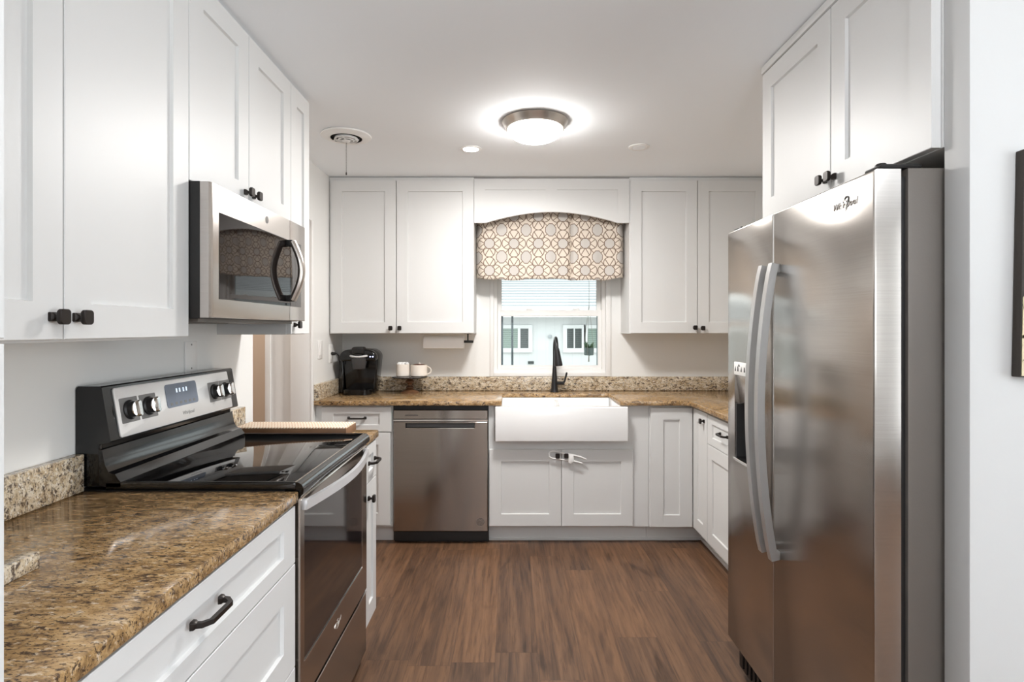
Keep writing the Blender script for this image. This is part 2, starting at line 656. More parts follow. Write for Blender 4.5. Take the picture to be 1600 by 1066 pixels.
def add_pull(fr, a, b, c, parent, half=0.052):
    k = MB()
    path = [(-half, 0.002), (-half + 0.002, 0.018), (-half + 0.016, 0.030), (half - 0.016, 0.030), (half - 0.002, 0.018), (half, 0.002)]
    k.tube([fr(a + q, b, c + d) for q, d in path], [0.0075, 0.0068, 0.0066, 0.0066, 0.0068, 0.0075], 4, up=fr.v)
    for s in (-1, 1):
        k.rings([rrect(fr, a + s * half, b, 0.017, 0.017, 0.003, c), rrect(fr, a + s * half, b, 0.016, 0.016, 0.003, c + 0.006),
                 rrect(fr, a + s * half, b, 0.010, 0.010, 0.002, c + 0.010)])
    return k.build('handle', M['bronze'], parent)


def add_door(root, side, a0, a1, b0, b1, plane, su=0.075, sv=0.075, knob=None, pull=None, name='door', t=0.02):
    fr = face_frame(side, plane)
    mb = MB()
    panel_rings(mb, fr, a0, a1, b0, b1, t, (a0 + su, a1 - su, b0 + sv, b1 - sv), 0.009)
    d = mb.build(name, M['cab'], root)
    if knob:
        add_knob(fr, knob[0], knob[1], t, d)
    if pull:
        add_pull(fr, pull[0], pull[1], t, d)
    return d


def add_text(body, size, fr, a, b, c, parent, mat, name='logo', shear=0.0, extrude=0.0006, align='CENTER'):
    cu = bpy.data.curves.new('text', 'FONT')
    cu.body = body
    cu.size = size
    cu.shear = shear
    cu.extrude = extrude
    cu.align_x = align
    cu.align_y = 'CENTER'
    tmp = bpy.data.objects.new('text', cu)
    COL.objects.link(tmp)
    bpy.context.view_layer.update()
    me = bpy.data.meshes.new_from_object(tmp)
    mb = MB()
    mb.add([fr(a + v.co.x, b + v.co.y, c + v.co.z) for v in me.vertices], [tuple(p.vertices) for p in me.polygons])
    bpy.data.objects.remove(tmp)
    return mb.build(name, mat, parent)


# ================================================================== SETTING
CEIL = 2.41
HOLE = (-0.122, 0.705, 1.040, 2.06)          # kitchen window opening x0,x1,z0,z1

struct(MB().box(-3.3, 3.75, -4.1, 4.40, -0.06, 0.0), 'floor', M['floor'])
struct(MB().box(-3.3, 3.75, -4.1, 4.40, CEIL, CEIL + 0.08), 'ceiling', M['ceil'])
wl = MB()
wl.box(-1.34, -1.22, -4.1, 2.725, 0, CEIL)
wl.box(-1.34, -1.232, 2.725, 3.568, 2.04, CEIL)
wl.box(-1.36, -1.24, 3.568, 4.40, 0, CEIL)
struct(wl, 'wall_left', M['wall'])
wb = MB()
wb.box(-3.3, HOLE[0], 4.245, 4.40, 0, CEIL)
wb.box(HOLE[1], 1.90, 4.245, 4.40, 0, CEIL)
wb.box(HOLE[0], HOLE[1], 4.245, 4.40, 0, HOLE[2])
wb.box(HOLE[0], HOLE[1], 4.245, 4.40, HOLE[3], CEIL)
struct(wb, 'wall_back', M['wall'])
struct(MB().box(1.77, 1.90, 1.357, 4.40, 0, CEIL), 'wall_right', M['wall'])
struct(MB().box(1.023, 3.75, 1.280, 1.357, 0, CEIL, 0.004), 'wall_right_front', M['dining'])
# dining room behind the camera: rear wall and side wall, each with a broad window opening
wr = MB()
wr.box(-1.34, -0.58, -4.1, -3.98, 0, CEIL)
wr.box(1.30, 3.75, -4.1, -3.98, 0, CEIL)
wr.box(-0.58, 1.30, -4.1, -3.98, 2.12, CEIL)
wr.box(-0.58, 1.30, -4.1, -3.98, 0, 0.90)
struct(wr, 'wall_rear', M['wall'])
ws = MB()
ws.box(3.63, 3.75, -3.98, -1.85, 0, CEIL)
ws.box(3.63, 3.75, 0.35, 1.28, 0, CEIL)
ws.box(3.63, 3.75, -1.85, 0.35, 2.2, CEIL)
ws.box(3.63, 3.75, -1.85, 0.35, 0, 0.5)
struct(ws, 'wall_side', M['wall'])
# hall seen through the doorway
struct(MB().box(-3.3, -1.36, 4.15, 4.245, 0, CEIL), 'wall_hall', M['hall'])
struct(MB().box(-3.3, -3.2, 1.6, 4.2, 0, CEIL), 'wall_hall_left', M['hall'])
struct(MB().box(-3.3, -1.34, 1.5, 1.6, 0, CEIL), 'wall_hall_front', M['hall'])
struct(MB().box(-1.512, -1.36, 3.585, 3.70, 0, CEIL), 'wall_hall_end', M['trim'])
tr = MB()
tr.box(-1.525, -1.490, 3.572, 3.584, 0, 2.08, 0.003)
struct(tr, 'trim_1', M['trim'])
tr = MB()
tr.box(-1.239, -1.226, 3.556, 3.590, 0, 2.04, 0.003)
tr.box(-1.36, -1.239, 3.556, 3.567, 0, 2.04, 0.002)
struct(tr, 'trim_2', M['trim'])

# ------------------------------------------------------------------ sink window
win = bpy.data.objects.new('window_1', None)
COL.objects.link(win)
win.location = (0.29, 4.3, 1.04)
WORLD['window_1'] = Vector(win.location)
win['kind'] = 'structure'
fb = face_frame('B', 4.335)


def frame_ring(mb, x0, x1, z0, z1, wx, wz0, wz1, y0, y1):
    mb.box(x0, x0 + wx, y0, y1, z0, z1, 0.002, 1)
    mb.box(x1 - wx, x1, y0, y1, z0, z1, 0.002, 1)
    mb.box(x0 + wx, x1 - wx, y0, y1, z0, z0 + wz0, 0.002, 1)
    mb.box(x0 + wx, x1 - wx, y0, y1, z1 - wz1, z1, 0.002, 1)


f = MB()
frame_ring(f, HOLE[0] + .001, HOLE[1] - .001, HOLE[2] + .001, HOLE[3] - .001, 0.026, 0.030, 0.03, 4.252, 4.36)
f.build('window_frame', M['trim'], win)
f = MB()
frame_ring(f, -0.094, 0.678, 1.472, 2.028, 0.030, 0.034, 0.03, 4.312, 4.345)
f.build('upper_sash', M['trim'], win)
f = MB()
frame_ring(f, -0.094, 0.678, 1.071, 1.508, 0.026, 0.026, 0.046, 4.272, 4.308)
f.build('lower_sash', M['trim'], win)
MB().box(-0.064, 0.648, 4.326, 4.330, 1.506, 1.998).build('upper_glass', M['glass'], win)
MB().box(-0.068, 0.652, 4.288, 4.292, 1.097, 1.462).build('lower_glass', M['glass'], win)
f = MB()
frame_ring(f, -0.068, 0.668, 1.085, 1.478, 0.014, 0.006, 0.010, 4.346, 4.356)
f.box(0.008, 0.024, 4.346, 4.356, 1.091, 1.468)
f.build('screen_frame', M['postgrey'], win)
f = MB()
f.box(0.704, 0.742, 4.232, 4.246, 1.018, 2.06, 0.003)
f.box(-0.150, -0.121, 4.232, 4.246, 1.018, 2.06, 0.003)
f.box(-0.120, 0.704, 4.226, 4.262, 1.018, 1.046, 0.003)
f.build('window_casing', M['trim'], win)
for x in (0.12, 0.47):
    MB().box(x, x + 0.045, 4.276, 4.30, 1.508, 1.520, 0.003).build('sash_lock', M['trim'], win)


# ================================================================== CABINETS
def cab_root(name, label, cat, x0, x1, y0, y1, z0, z1, group=None, toe=None, inset=0.0):
    group = group or {'wall cabinet': 'white upper wall cabinets', 'base cabinet': 'white base cabinets'}.get(cat)
    r = thing(name, label, cat, ((x0 + x1) / 2, (y0 + y1) / 2, 0 if toe else z0), group)
    MB().box(x0, x1, y0, y1, z0, z1, 0.001, 1).build('carcass', M['cab'], r)
    if toe:
        MB().box(*toe, 0.001, 1).build('toe_kick', M['cab'], r)
    return r


XU = -0.9123            # left uppers: door face
CU = XU - 0.020         # carcass face
UB = 1.346              # underside of left uppers
UT = 2.394

# tall pantry at the extreme left edge
r = cab_root('pantry_cabinet', 'tall white pantry cabinet at the left frame edge beside the granite counter', 'cabinet',
             -1.218, -0.622, 0.10, 0.686, 0.10, 2.405, toe=(-1.218, -0.68, 0.10, 0.686, 0.0, 0.10))
add_door(r, 'L', 0.104, 0.684, 1.356, UT, -0.621, knob=(0.14, 1.42), name='upper_door')
add_door(r, 'L', 0.104, 0.684, 0.112, 1.350, -0.621, knob=(0.14, 1.28), name='lower_door')

# big pair of uppers on the left
r = cab_root('wall_cabinet', 'large white two-door upper cabinet left of the microwave, over the near counter', 'wall cabinet',
             -1.2195, CU, 0.700, 1.633, UB - 0.006, 2.408)
add_door(r, 'L', 0.718, 1.1735, UB, UT, CU, knob=(1.144, 1.392))
add_door(r, 'L', 1.1775, 1.632, UB, UT, CU, knob=(1.207, 1.392))
# pair over the microwave
r = cab_root('wall_cabinet', 'short white two-door upper cabinet directly above the microwave', 'wall cabinet',
             -1.2195, CU, 1.6345, 2.391, 1.797, 2.408)
add_door(r, 'L', 1.636, 2.0065, 1.792, UT, CU, knob=(1.978, 1.838))
add_door(r, 'L', 2.0105, 2.390, 1.792, UT, CU, knob=(2.040, 1.838))
# narrow one at the end
r = cab_root('wall_cabinet', 'narrow single-door white upper cabinet at the right end beside the microwave', 'wall cabinet',
             -1.2195, CU, 2.3925, 2.611, UB - 0.002, 2.408)
add_door(r, 'L', 2.394, 2.610, UB, UT, CU, su=0.066, knob=(2.43, 1.385))

# left drawer base
XB = -0.597
CB = XB - 0.020
r = cab_root('drawer_cabinet', 'white three-drawer base cabinet under the near granite counter left of the range', 'base cabinet',
             -1.218, CB, 0.692, 1.604, 0.105, 0.882, toe=(-1.218, -0.70, 0.692, 1.604, 0, 0.105))
add_door(r, 'L', 0.70, 1.597, 0.719, 0.876, CB, su=0.08, sv=0.042, pull=(1.130, 0.812), name='drawer')
add_door(r, 'L', 0.70, 1.597, 0.432, 0.7155, CB, su=0.08, sv=0.075, pull=(1.130, 0.60), name='drawer')
add_door(r, 'L', 0.70, 1.597, 0.120, 0.4285, CB, su=0.08, sv=0.075, pull=(1.130, 0.30), name='drawer')
# narrow base after the range
r = cab_root('base_cabinet', 'narrow white base cabinet with drawer and door at the far side of the range', 'base cabinet',
             -1.218, CB, 2.374, 2.562, 0.105, 0.882, toe=(-1.218, -0.70, 2.374, 2.562, 0, 0.105))
add_door(r, 'L', 2.376, 2.560, 0.719, 0.876, CB, su=0.05, sv=0.045, pull=(2.475, 0.80), name='drawer')
add_door(r, 'L', 2.376, 2.560, 0.125, 0.7155, CB, su=0.055, knob=(2.415, 0.655))

# back run, left uppers
YU = 3.92
CY = YU + 0.020
r = cab_root('wall_cabinet', 'wide white two-door upper cabinet above the coffee maker, left of the window', 'wall cabinet',
             -1.2385, -0.2480, CY, 4.243, 1.334, 2.406)
add_door(r, 'B', -1.224, -0.7800, 1.338, 2.381, CY, knob=(-0.812, 1.372))
add_door(r, 'B', -0.7745, -0.2490, 1.338, 2.381, CY, knob=(-0.751, 1.372))
# back run, right uppers
r = cab_root('wall_cabinet', 'white two-door upper cabinet right of the window, partly behind the refrigerator', 'wall cabinet',
             0.8160, 1.768, CY, 4.243, 1.334, 2.406)
add_door(r, 'B', 0.8210, 1.2755, 1.338, 2.381, CY, knob=(1.2555, 1.376))
add_door(r, 'B', 1.2800, 1.748, 1.338, 2.381, CY, knob=(1.308, 1.372))

# arched valance board between them
vb = MB()
zt, ze, za = 2.396, 2.093, 2.168
x0, x1 = -0.2465, 0.8145
xa, xb = -0.165, 0.735
arc = []
for i in range(33):
    t = i / 32
    x = xa + (xb - xa) * t
    z = ze + (za - ze) * (math.sin(PI * t) ** 0.9)
    arc.append((x, z))


def arc_z(x):
    t = min(max((x - xa) / (xb - xa), 0), 1)
    return ze + (za - ze) * (max(math.sin(PI * t), 0) ** 0.9)


frb = face_frame('B', CY)
poly = [(x0, ze)] + arc + [(x1, ze), (x1, zt), (x0, zt)]
vb.prism(poly, frb, -0.014, 0.0, 0.0)
vbr = thing('valance_board', 'white arched wooden valance board spanning above the sink window', 'valance board', (0.284, CY, ze))
# face board: strips around two shallow panels
st = MB()
p1, p2 = (-0.172, 0.241), (0.321, 0.735)
ztop = 2.320


def strip(xs0, xs1, zlo, zhi, n=14):
    pts_lo = [(xs0 + (xs1 - xs0) * i / n, zlo(xs0 + (xs1 - xs0) * i / n)) for i in range(n + 1)]
    st.prism(pts_lo + [(xs1, zhi), (xs0, zhi)], frb, 0.0, 0.006)


st.prism([(x0, ze), (p1[0], ze), (p1[0], zt), (x0, zt)], frb, 0.0, 0.006)
strip(p1[1], p2[0], arc_z, zt)
st.prism([(p2[1], ze), (x1, ze), (x1, zt), (p2[1], zt)], frb, 0.0, 0.006)
for (q0, q1) in (p1, p2):
    st.prism([(q0, ztop), (q1, ztop), (q1, zt), (q0, zt)], frb, 0.0, 0.006)
    n = 14
    lo = [(q0 + (q1 - q0) * i / n, arc_z(q0 + (q1 - q0) * i / n)) for i in range(n + 1)]
    hi = [(q1 + (q0 - q1) * i / n, arc_z(q1 + (q0 - q1) * i / n) + 0.062) for i in range(n + 1)]
    st.prism(lo + hi, frb, 0.0, 0.006)
vb.build('board', M['cab'], vbr)
st.build('frame_moulding', M['cab'], vbr)

# base cabinet left of the dishwasher
YB = 3.640
CYB = YB + 0.020
TK = 3.722
r = cab_root('base_cabinet', 'white base cabinet with drawer below the coffee maker, left of the dishwasher', 'base cabinet',
             -1.2385, -0.7455, CYB, 4.243, 0.108, 0.882, toe=(-1.2385, -0.7455, TK, 4.243, 0, 0.108))
add_door(r, 'B', -1.196, -0.752, 0.716, 0.872, CYB, sv=0.042, pull=(-0.970, 0.803), name='drawer')
add_door(r, 'B', -1.196, -0.760, 0.124, 0.710, CYB)
# sink base
r = cab_root('sink_cabinet', 'white two-door base cabinet beneath the farmhouse sink', 'base cabinet',
             -0.1375, 0.8800, CYB, 4.243, 0.108, 0.655, toe=(-0.1375, 0.88, TK, 4.243, 0, 0.108))
MB().box(-0.1375, -0.100, CYB, CYB + 0.02, 0.655, 0.882).build('face_stile', M['cab'], r)
MB().box(0.741, 0.880, CYB, CYB + 0.02, 0.655, 0.882).build('face_stile', M['cab'], r)
add_door(r, 'B', -0.132, 0.3225, 0.118, 0.603, CYB, knob=(0.298, 0.568))
add_door(r, 'B', 0.3265, 0.7770, 0.118, 0.603, CYB, knob=(0.353, 0.568))
MB().box(-0.1375, 1.215, TK - 0.008, TK, 0.0, 0.018, 0.003).build('shoe_moulding', M['cab'], r)

# corner cabinet with its pair of doors meeting at the inner corner
XR = 1.158
r = thing('corner_cabinet', 'white corner base cabinet with two doors meeting at the inside corner', 'base cabinet', (1.45, 3.9, 0), 'white base cabinets')
c = MB()
c.box(0.8815, 1.768, CYB, 4.243, 0.108, 0.882)
c.box(XR + 0.020, 1.768, 3.380, CYB, 0.108, 0.882)
c.build('carcass', M['cab'], r)
c = MB()
c.box(0.8815, 1.768, TK, 4.243, 0, 0.108)
c.box(XR + 0.080, 1.768, 3.380, TK, 0, 0.108)
c.build('toe_kick', M['cab'], r)
add_door(r, 'B', 0.889, 1.154, 0.112, 0.868, CYB, su=0.080)
add_door(r, 'R', 3.384, 3.636, 0.112, 0.868, XR + 0.020, su=0.072, knob=(3.432, 0.816))
# drawer base on the right run
r = cab_root('base_cabinet', 'white base cabinet with drawer on the right wall, next to the refrigerator', 'base cabinet',
             XR + 0.020, 1.768, 2.330, 3.3785, 0.108, 0.882, toe=(XR + 0.080, 1.768, 2.330, 3.3785, 0, 0.108))
add_door(r, 'R', 2.842, 3.376, 0.695, 0.864, XR + 0.020, sv=0.045, pull=(3.112, 0.790), name='drawer')
add_door(r, 'R', 2.842, 3.376, 0.112, 0.690, XR + 0.020, knob=(2.90, 0.64))
MB().box(XR + 0.072, XR + 0.080, 2.33, TK - 0.008, 0, 0.018, 0.003).build('shoe_moulding', M['cab'], r)

# cabinet over the refrigerator
r = cab_root('wall_cabinet', 'white two-door cabinet with black knobs above the stainless refrigerator', 'wall cabinet',
             1.0245, 1.768, 1.3645, 2.281, 1.797, 2.405)
# filler against the near wall
MB().box(1.0005 + 0.0225, 1.046, 1.3575, 1.3645, 1.797, 2.405).build('filler_strip', M['cab'], r)
add_door(r, 'R', 1.3650, 1.7935, 1.798, 2.372, 1.0225 + 0.0002, knob=(1.772, 1.838), t=0.0225)
add_door(r, 'R', 1.7975, 2.2800, 1.798, 2.372, 1.0225 + 0.0002, knob=(1.822, 1.838), t=0.0225)
MB().box(0.996, 1.0245, 1.3650, 2.286, 2.376, 2.405, 0.004).build('crown_moulding', M['cab'], r)


# ================================================================== COUNTERTOPS
def xy(u, v, c):
    return Vector((u, v, c))


def slab(poly, z0, z1):
    return MB().prism(poly, xy, z0, z1, 0.004)


CT0, CT1 = 0.884, 0.914
r = thing('countertop', 'polished brown granite countertop in the left foreground, beside the range', 'countertop', (-0.9, 1.15, CT0), 'granite countertops')
slab([(-1.2195, 0.688), (-0.591, 0.688), (-0.591, 1.606), (-1.2195, 1.606)], CT0, CT1).build('slab', M['granite'], r)
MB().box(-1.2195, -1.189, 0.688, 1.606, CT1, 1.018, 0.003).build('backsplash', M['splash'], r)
r = thing('countertop', 'small piece of granite countertop behind the range, under the carved board', 'countertop', (-0.9, 2.48, CT0), 'granite countertops')
slab([(-1.2195, 2.372), (-0.591, 2.372), (-0.591, 2.585), (-1.2195, 2.585)], CT0, CT1).build('slab', M['granite'], r)
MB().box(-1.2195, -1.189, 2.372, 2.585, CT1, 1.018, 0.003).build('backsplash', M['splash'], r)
r = thing('countertop', 'long L-shaped granite countertop along the back wall around the sink', 'countertop', (0.3, 3.9, CT0), 'granite countertops')
YC = 3.6155
XC = 1.128
slab([(-1.2395, YC), (-0.053, YC), (-0.053, 4.05), (0.692, 4.05), (0.692, YC), (1.090, YC), (1.112, YC - 0.008), (XC, YC - 0.035),
      (XC, 2.325), (1.7690, 2.325), (1.7690, 4.2445), (-1.2395, 4.2445)], CT0, CT1).build('slab', M['granite'], r)
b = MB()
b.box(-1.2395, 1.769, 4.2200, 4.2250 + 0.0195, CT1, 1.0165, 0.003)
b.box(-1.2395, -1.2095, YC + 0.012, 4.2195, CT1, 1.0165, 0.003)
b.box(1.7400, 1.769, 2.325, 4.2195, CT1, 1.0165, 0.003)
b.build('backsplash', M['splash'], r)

# loose strip of granite lying on the near counter
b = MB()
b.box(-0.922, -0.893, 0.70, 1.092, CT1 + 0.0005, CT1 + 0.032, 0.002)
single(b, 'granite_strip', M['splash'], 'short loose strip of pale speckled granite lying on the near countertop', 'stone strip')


# ================================================================== RANGE
RY0, RY1 = 1.6105, 2.3675
r = thing('range', 'freestanding electric range with black glass cooktop and stainless front', 'range', (-0.9, 1.99, 0))
b = MB()
b.box(-1.2150, -0.632, RY0, RY1, 0.03, 0.915)
for (x, y) in ((-1.15, RY0 + .05), (-0.72, RY0 + .05), (-1.15, RY1 - .05), (-0.72, RY1 - .05)):
    b.lathe([(0.018, 0), (0.018, 0.03)], (x, y, 0), n=12)
b.build('body', M['matte'], r)
frR = Frame((0, 0, 0), (1, 0, 0), (0, 0, 1), (0, 1, 0))      # profile x,z extruded along y
b = MB()
b.box(-1.135, -0.602, RY0 + 0.001, RY1 - 0.001, 0.9155, 0.937, 0.002)
b.build('cooktop', M['blackglass'], r)
b = MB()
prof = [(-0.601, 0.938), (-0.592, 0.9365), (-0.583, 0.930), (-0.578, 0.918), (-0.580, 0.904), (-0.600, 0.900), (-0.630, 0.900), (-0.630, 0.9150), (-0.601, 0.9150)]
b.prism(prof, frR, RY0, RY1)
b.build('front_bezel', M['black'], r)
b = MB()
b.box(-0.6035, -0.5995, RY0 + 0.002, RY1 - 0.002, 0.9372, 0.9390, 0.0006)
b.build('trim_strip', M['nickel'], r)
for (q0, q1) in ((RY0 + 0.001, RY0 + 0.009), (RY1 - 0.009, RY1 - 0.001)):
    MB().box(-1.088, -0.604, q0, q1, 0.9371, 0.9388, 0.0006).build('cooktop_edge', M['matte'], r)
# backguard: console with a sloped face over a concave riser
b = MB()
cons = [(-1.2185, 0.925), (-1.2185, 1.196), (-1.212, 1.2064), (-1.1500, 1.2064), (-1.1455, 1.203), (-1.1200, 1.052), (-1.1240, 1.0475), (-1.152, 1.044),
        (-1.152, 1.030), (-1.1440, 1.028), (-1.1410, 1.010), (-1.136, 0.985), (-1.126, 0.966), (-1.118, 0.962), (-1.108, 0.960), (-1.1000, 0.948), (-1.092, 0.938), (-1.092, 0.925)]
b.prism(cons, frR, RY0 + 0.001, RY1 - 0.001)
bg_o = b.build('backguard', M['black'], r, smooth=0.5)
MB().box(-1.2185, -1.150, RY0, RY0 + 0.012, 0.925, 1.045, 0.005).build('end_cap', M['black'], r)
MB().box(-1.2185, -1.150, RY1 - 0.012, RY1, 0.925, 1.045, 0.005).build('end_cap', M['black'], r)
# sloped face frame
n_f = Vector((0.151, 0, 0.0255)).normalized()
v_f = Vector((-0.0255, 0, 0.151)).normalized()
frF = Frame((-1.1327, 0, 1.1275), (0, 1, 0), tuple(v_f), tuple(n_f))
b = MB()
b.rings([rrect(frF, 1.981, -0.002, 0.664, 0.144, 0.008, 0.0005), rrect(frF, 1.981, -0.002, 0.664, 0.144, 0.008, 0.004),
         rrect(frF, 1.981, -0.002, 0.658, 0.138, 0.007, 0.0055)])
cp = b.build('control_panel', M['silver'], r)
b = MB()
b.rings([rrect(frF, 1.979, 0.016, 0.185, 0.078, 0.010, 0.0050), rrect(frF, 1.979, 0.016, 0.185, 0.078, 0.010, 0.0072)])
b.build('display', M['display'], cp)
b = MB()
for k, y in enumerate((1.945, 1.963, 1.985, 2.003)):
    b.rings([rect(frF, y, y + 0.007, 0.024, 0.038, 0.0072), rect(frF, y, y + 0.007, 0.024, 0.038, 0.0078)])
b.build('clock_digits', M['displayblue'], cp)
for y in (1.91, 1.937, 1.964, 1.991, 2.018, 2.045):
    b = MB()
    b.rings([rect(frF, y - 0.006, y + 0.006, -0.016, -0.007, 0.0072), rect(frF, y - 0.006, y + 0.006, -0.016, -0.007, 0.0078)])
    b.build('touch_button', M['greyplastic'], cp)
for y in (1.703, 1.792, 2.190, 2.273):
    b = MB()
    b.rings([rrect(frF, y, 0.0, 0.080, 0.074, 0.003, 0.005), rrect(frF, y, 0.0, 0.080, 0.074, 0.003, 0.0062)])
    b.build('knob_plate', M['greyplastic'], cp)
    b = MB()
    b.lathe([(0.029, 0.006), (0.029, 0.010), (0.025, 0.014), (0.024, 0.026), (0.022, 0.029)], frF(y, 0, 0), tuple(n_f), 28)
    k = b.build('knob', M['matte'], cp)
    b = MB()
    b.rings([rrect(frF, y, 0.0, 0.017, 0.050, 0.006, 0.012), rrect(frF, y, 0.0, 0.015, 0.048, 0.006, 0.038),
             rrect(frF, y, 0.0, 0.011, 0.044, 0.005, 0.041)])
    b.lathe([(0.0235, 0.0285), (0.0225, 0.0305)], frF(y, 0, 0), tuple(n_f), 28)
    b.build('knob_grip', M['chrome'], cp)
add_text('Whirlpool', 0.017, frF, 2.000, -0.050, 0.0056, cp, M['greyplastic'], shear=0.2, extrude=0.0003)
# oven door
XD = -0.590
frD = face_frame('L', -0.630)
b = MB()
panel_rings(b, frD, RY0 + 0.002, RY1 - 0.002, 0.300, 0.890, 0.040, (1.648, 2.292, 0.417, 0.852), 0.003, 0.004, 0.001)
od = b.build('oven_door', M['steel_h'], r)
b = MB()
b.rings([rrect(frD, 1.970, 0.6345, 0.640, 0.431, 0.006, 0.0365), rrect(frD, 1.970, 0.6345, 0.640, 0.431, 0.006, 0.0392)])
b.build('oven_window', M['ovenglass'], od)
b = MB()
b.box(XD - 0.001, XD + 0.0015, 1.648, 2.292, 0.4135, 0.4175)
b.build('window_trim', M['chrome'], od)
b = MB()
pts = []
for i in range(25):
    t = i / 24
    pts.append((-0.582 + 0.040 * math.sin(PI * t), 1.632 + (2.346 - 1.632) * t, 0.868))
b.tube(pts, [0.019] * 25, 4, flat=0.45, up=(0, 0, 1))
for y in (1.640, 2.338):
    b.box(-0.592, -0.576, y - 0.010, y + 0.010, 0.853, 0.883, 0.003)
b.build('handle', M['handle_silver'], od)
for z in (0.8905, 0.8965):
    MB().box(-0.622, -0.594, RY0 + 0.02, RY1 - 0.02, z, z + 0.0022).build('vent_rail', M['nickel'], od)
add_text('Whirlpool', 0.020, frD, 1.963, 0.362, 0.0402, od, M['chrome'], shear=0.25, extrude=0.0005)
b = MB()
b.tube([frD(1.963 + 0.018 * math.cos(q) + 0.004 * math.sin(q), 0.361 + 0.014 * math.sin(q), 0.0405) for q in [i * PI / 14 - 2.6 for i in range(22)]], 0.0008, 6)
b.build('logo_ring', M['chrome'], od)
b = MB()
panel_rings(b, frD, RY0 + 0.002, RY1 - 0.002, 0.045, 0.288, 0.038, (1.63, 2.35, 0.05, 0.26), 0.0005, 0.005, 0.004)
b.build('storage_drawer', M['steel_h'], r)
b = MB()
b.box(-0.594, -0.590, RY0 + 0.004, RY1 - 0.004, 0.2870, 0.2905, 0.001)
b.build('drawer_lip', M['chrome'], r)

# ================================================================== MICROWAVE
MY0, MY1 = 1.6375, 2.3895
r = thing('microwave', 'stainless over-the-range microwave with black glass door and bowed handle', 'microwave', (-1.03, 2.01, 1.398))
MB().box(-1.2185, -0.884, MY0, MY1, 1.398, 1.7900, 0.002).build('housing', M['matte'], r)
b = MB()
b.box(-1.19, -0.90, MY0 + 0.02, MY1 - 0.02, 1.388, 1.398)
b.box(-1.15, -0.95, MY0 + 0.06, MY0 + 0.30, 1.384, 1.390)
b.build('vent_grille', M['grey_case'], r)
frM = face_frame('L', -0.8835)
b = MB()
b.rings([rect(frM, MY0, 2.2245, 1.400, 1.7885, 0), rect(frM, MY0, 2.2245, 1.400, 1.7885, 0.0245),
         rect(frM, MY0 + 0.010, 2.2245, 1.401, 1.7875, 0.0300), rect(frM, MY0 + 0.014, 2.2245, 1.402, 1.7865, 0.0305)])
md = b.build('door', M['steel_s'], r)
b = MB()
b.rings([rect(frM, 2.2275, MY1, 1.400, 1.7885, 0), rect(frM, 2.2275, MY1, 1.400, 1.7885, 0.029), rect(frM, 2.2275, MY1 - 0.003, 1.402, 1.7865, 0.0305)])
cpn = b.build('control_panel', M['steel_s'], r)
b = MB()
b.rings([rect(frM, 1.684, 2.2240, 1.455, 1.7095, 0.0300), rect(frM, 1.684, 2.2240, 1.455, 1.7095, 0.0312), rect(frM, 1.687, 2.2240, 1.458, 1.7065, 0.0316)])
b.build('window', M['mwglass'], md)
b = MB()
b.rings([rect(frM, 2.2280, 2.343, 1.455, 1.7095, 0.0300), rect(frM, 2.2280, 2.343, 1.455, 1.7095, 0.0312), rect(frM, 2.2280, 2.340, 1.458, 1.7065, 0.0316)])
b.build('keypad_glass', M['mwglass'], cpn)
b = MB()
pts = [(-0.852 + 0.022 + 0.034 * math.sin(PI * i / 20), 2.195, 1.478 + (1.700 - 1.478) * i / 20) for i in range(21)]
b.tube(pts, 0.013, 12, flat=1.3, up=(1, 0, 0))
hd = b.build('handle', M['nickel'], md)
for z in (1.484, 1.694):
    MB().box(-0.853, -0.826, 2.180, 2.210, z - 0.012, z + 0.012, 0.004).build('handle_mount', M['matte'], md)
b = MB()
b.lathe([(0.0125, 0.0303), (0.0125, 0.0312), (0.010, 0.0316)], frM(2.016, 1.750, 0), (1, 0, 0), 24)
b.build('logo_badge', M['greyplastic'], md)
add_text('GE', 0.011, frM, 2.016, 1.750, 0.0318, md, M['chrome'], name='logo', shear=0.3, extrude=0.0003)

# ================================================================== DISHWASHER
r = thing('dishwasher', 'stainless dishwasher under the back counter left of the sink', 'dishwasher', (-0.44, 3.9, 0))
DX0, DX1 = -0.7425, -0.1395
MB().box(DX0 - 0.001, DX1 + 0.001, 3.668, 4.20, 0.02, 0.881).build('tub', M['matte'], r)
MB().box(DX0, DX1, 3.700, 3.74, 0.0, 0.088).build('toe_panel', M['matte'], r)
frW = face_frame('B', 3.667)
b = MB()
hx0, hx1, hz0, hz1 = -0.662, -0.222, 0.735, 0.776
panel_rings(b, frW, DX0 + .003, DX1 - .003, 0.086, 0.780, 0.032, (hx0, hx1, 0.740, 0.772), 0.028, 0.004, 0.004)
dd = b.build('door', M['steel_h'], r)
b = MB()
b.rings([rect(frW, DX0 + .003, DX1 - .003, 0.796, 0.8535, 0), rect(frW, DX0 + .003, DX1 - .003, 0.796, 0.8535, 0.028),
         rect(frW, DX0 + .006, DX1 - .006, 0.799, 0.8505, 0.032)])
b.build('control_panel', M['steel_h'], r)
b = MB()
b.rings([rect(frW, DX0 + .003, DX1 - .003, 0.7805, 0.7955, 0), rect(frW, DX0 + .003, DX1 - .003, 0.7805, 0.7955, 0.026),
         rect(frW, DX0 + .003, DX1 - .003, 0.784, 0.7935, 0.031)])
b.build('trim_band', M['chrome'], r)
b = MB()
b.box(hx0 + .004, hx1 - .004, 3.6345, 3.6405, 0.7355, 0.7405, 0.002)
b.build('pocket_handle_lip', M['nickel'], dd)
MB().box(hx0 + .005, hx1 - .005, 3.641, 3.661, 0.7445, 0.7690).build('pocket_shade', M['darkgrey'], dd)  # dark block inside the pocket, stands in for its shade
b = MB()
b.box(-0.664, -0.582, 3.6340, 3.6352, 0.8185, 0.8235)
b.build('vent_label', M['ink'], dd)
b = MB()
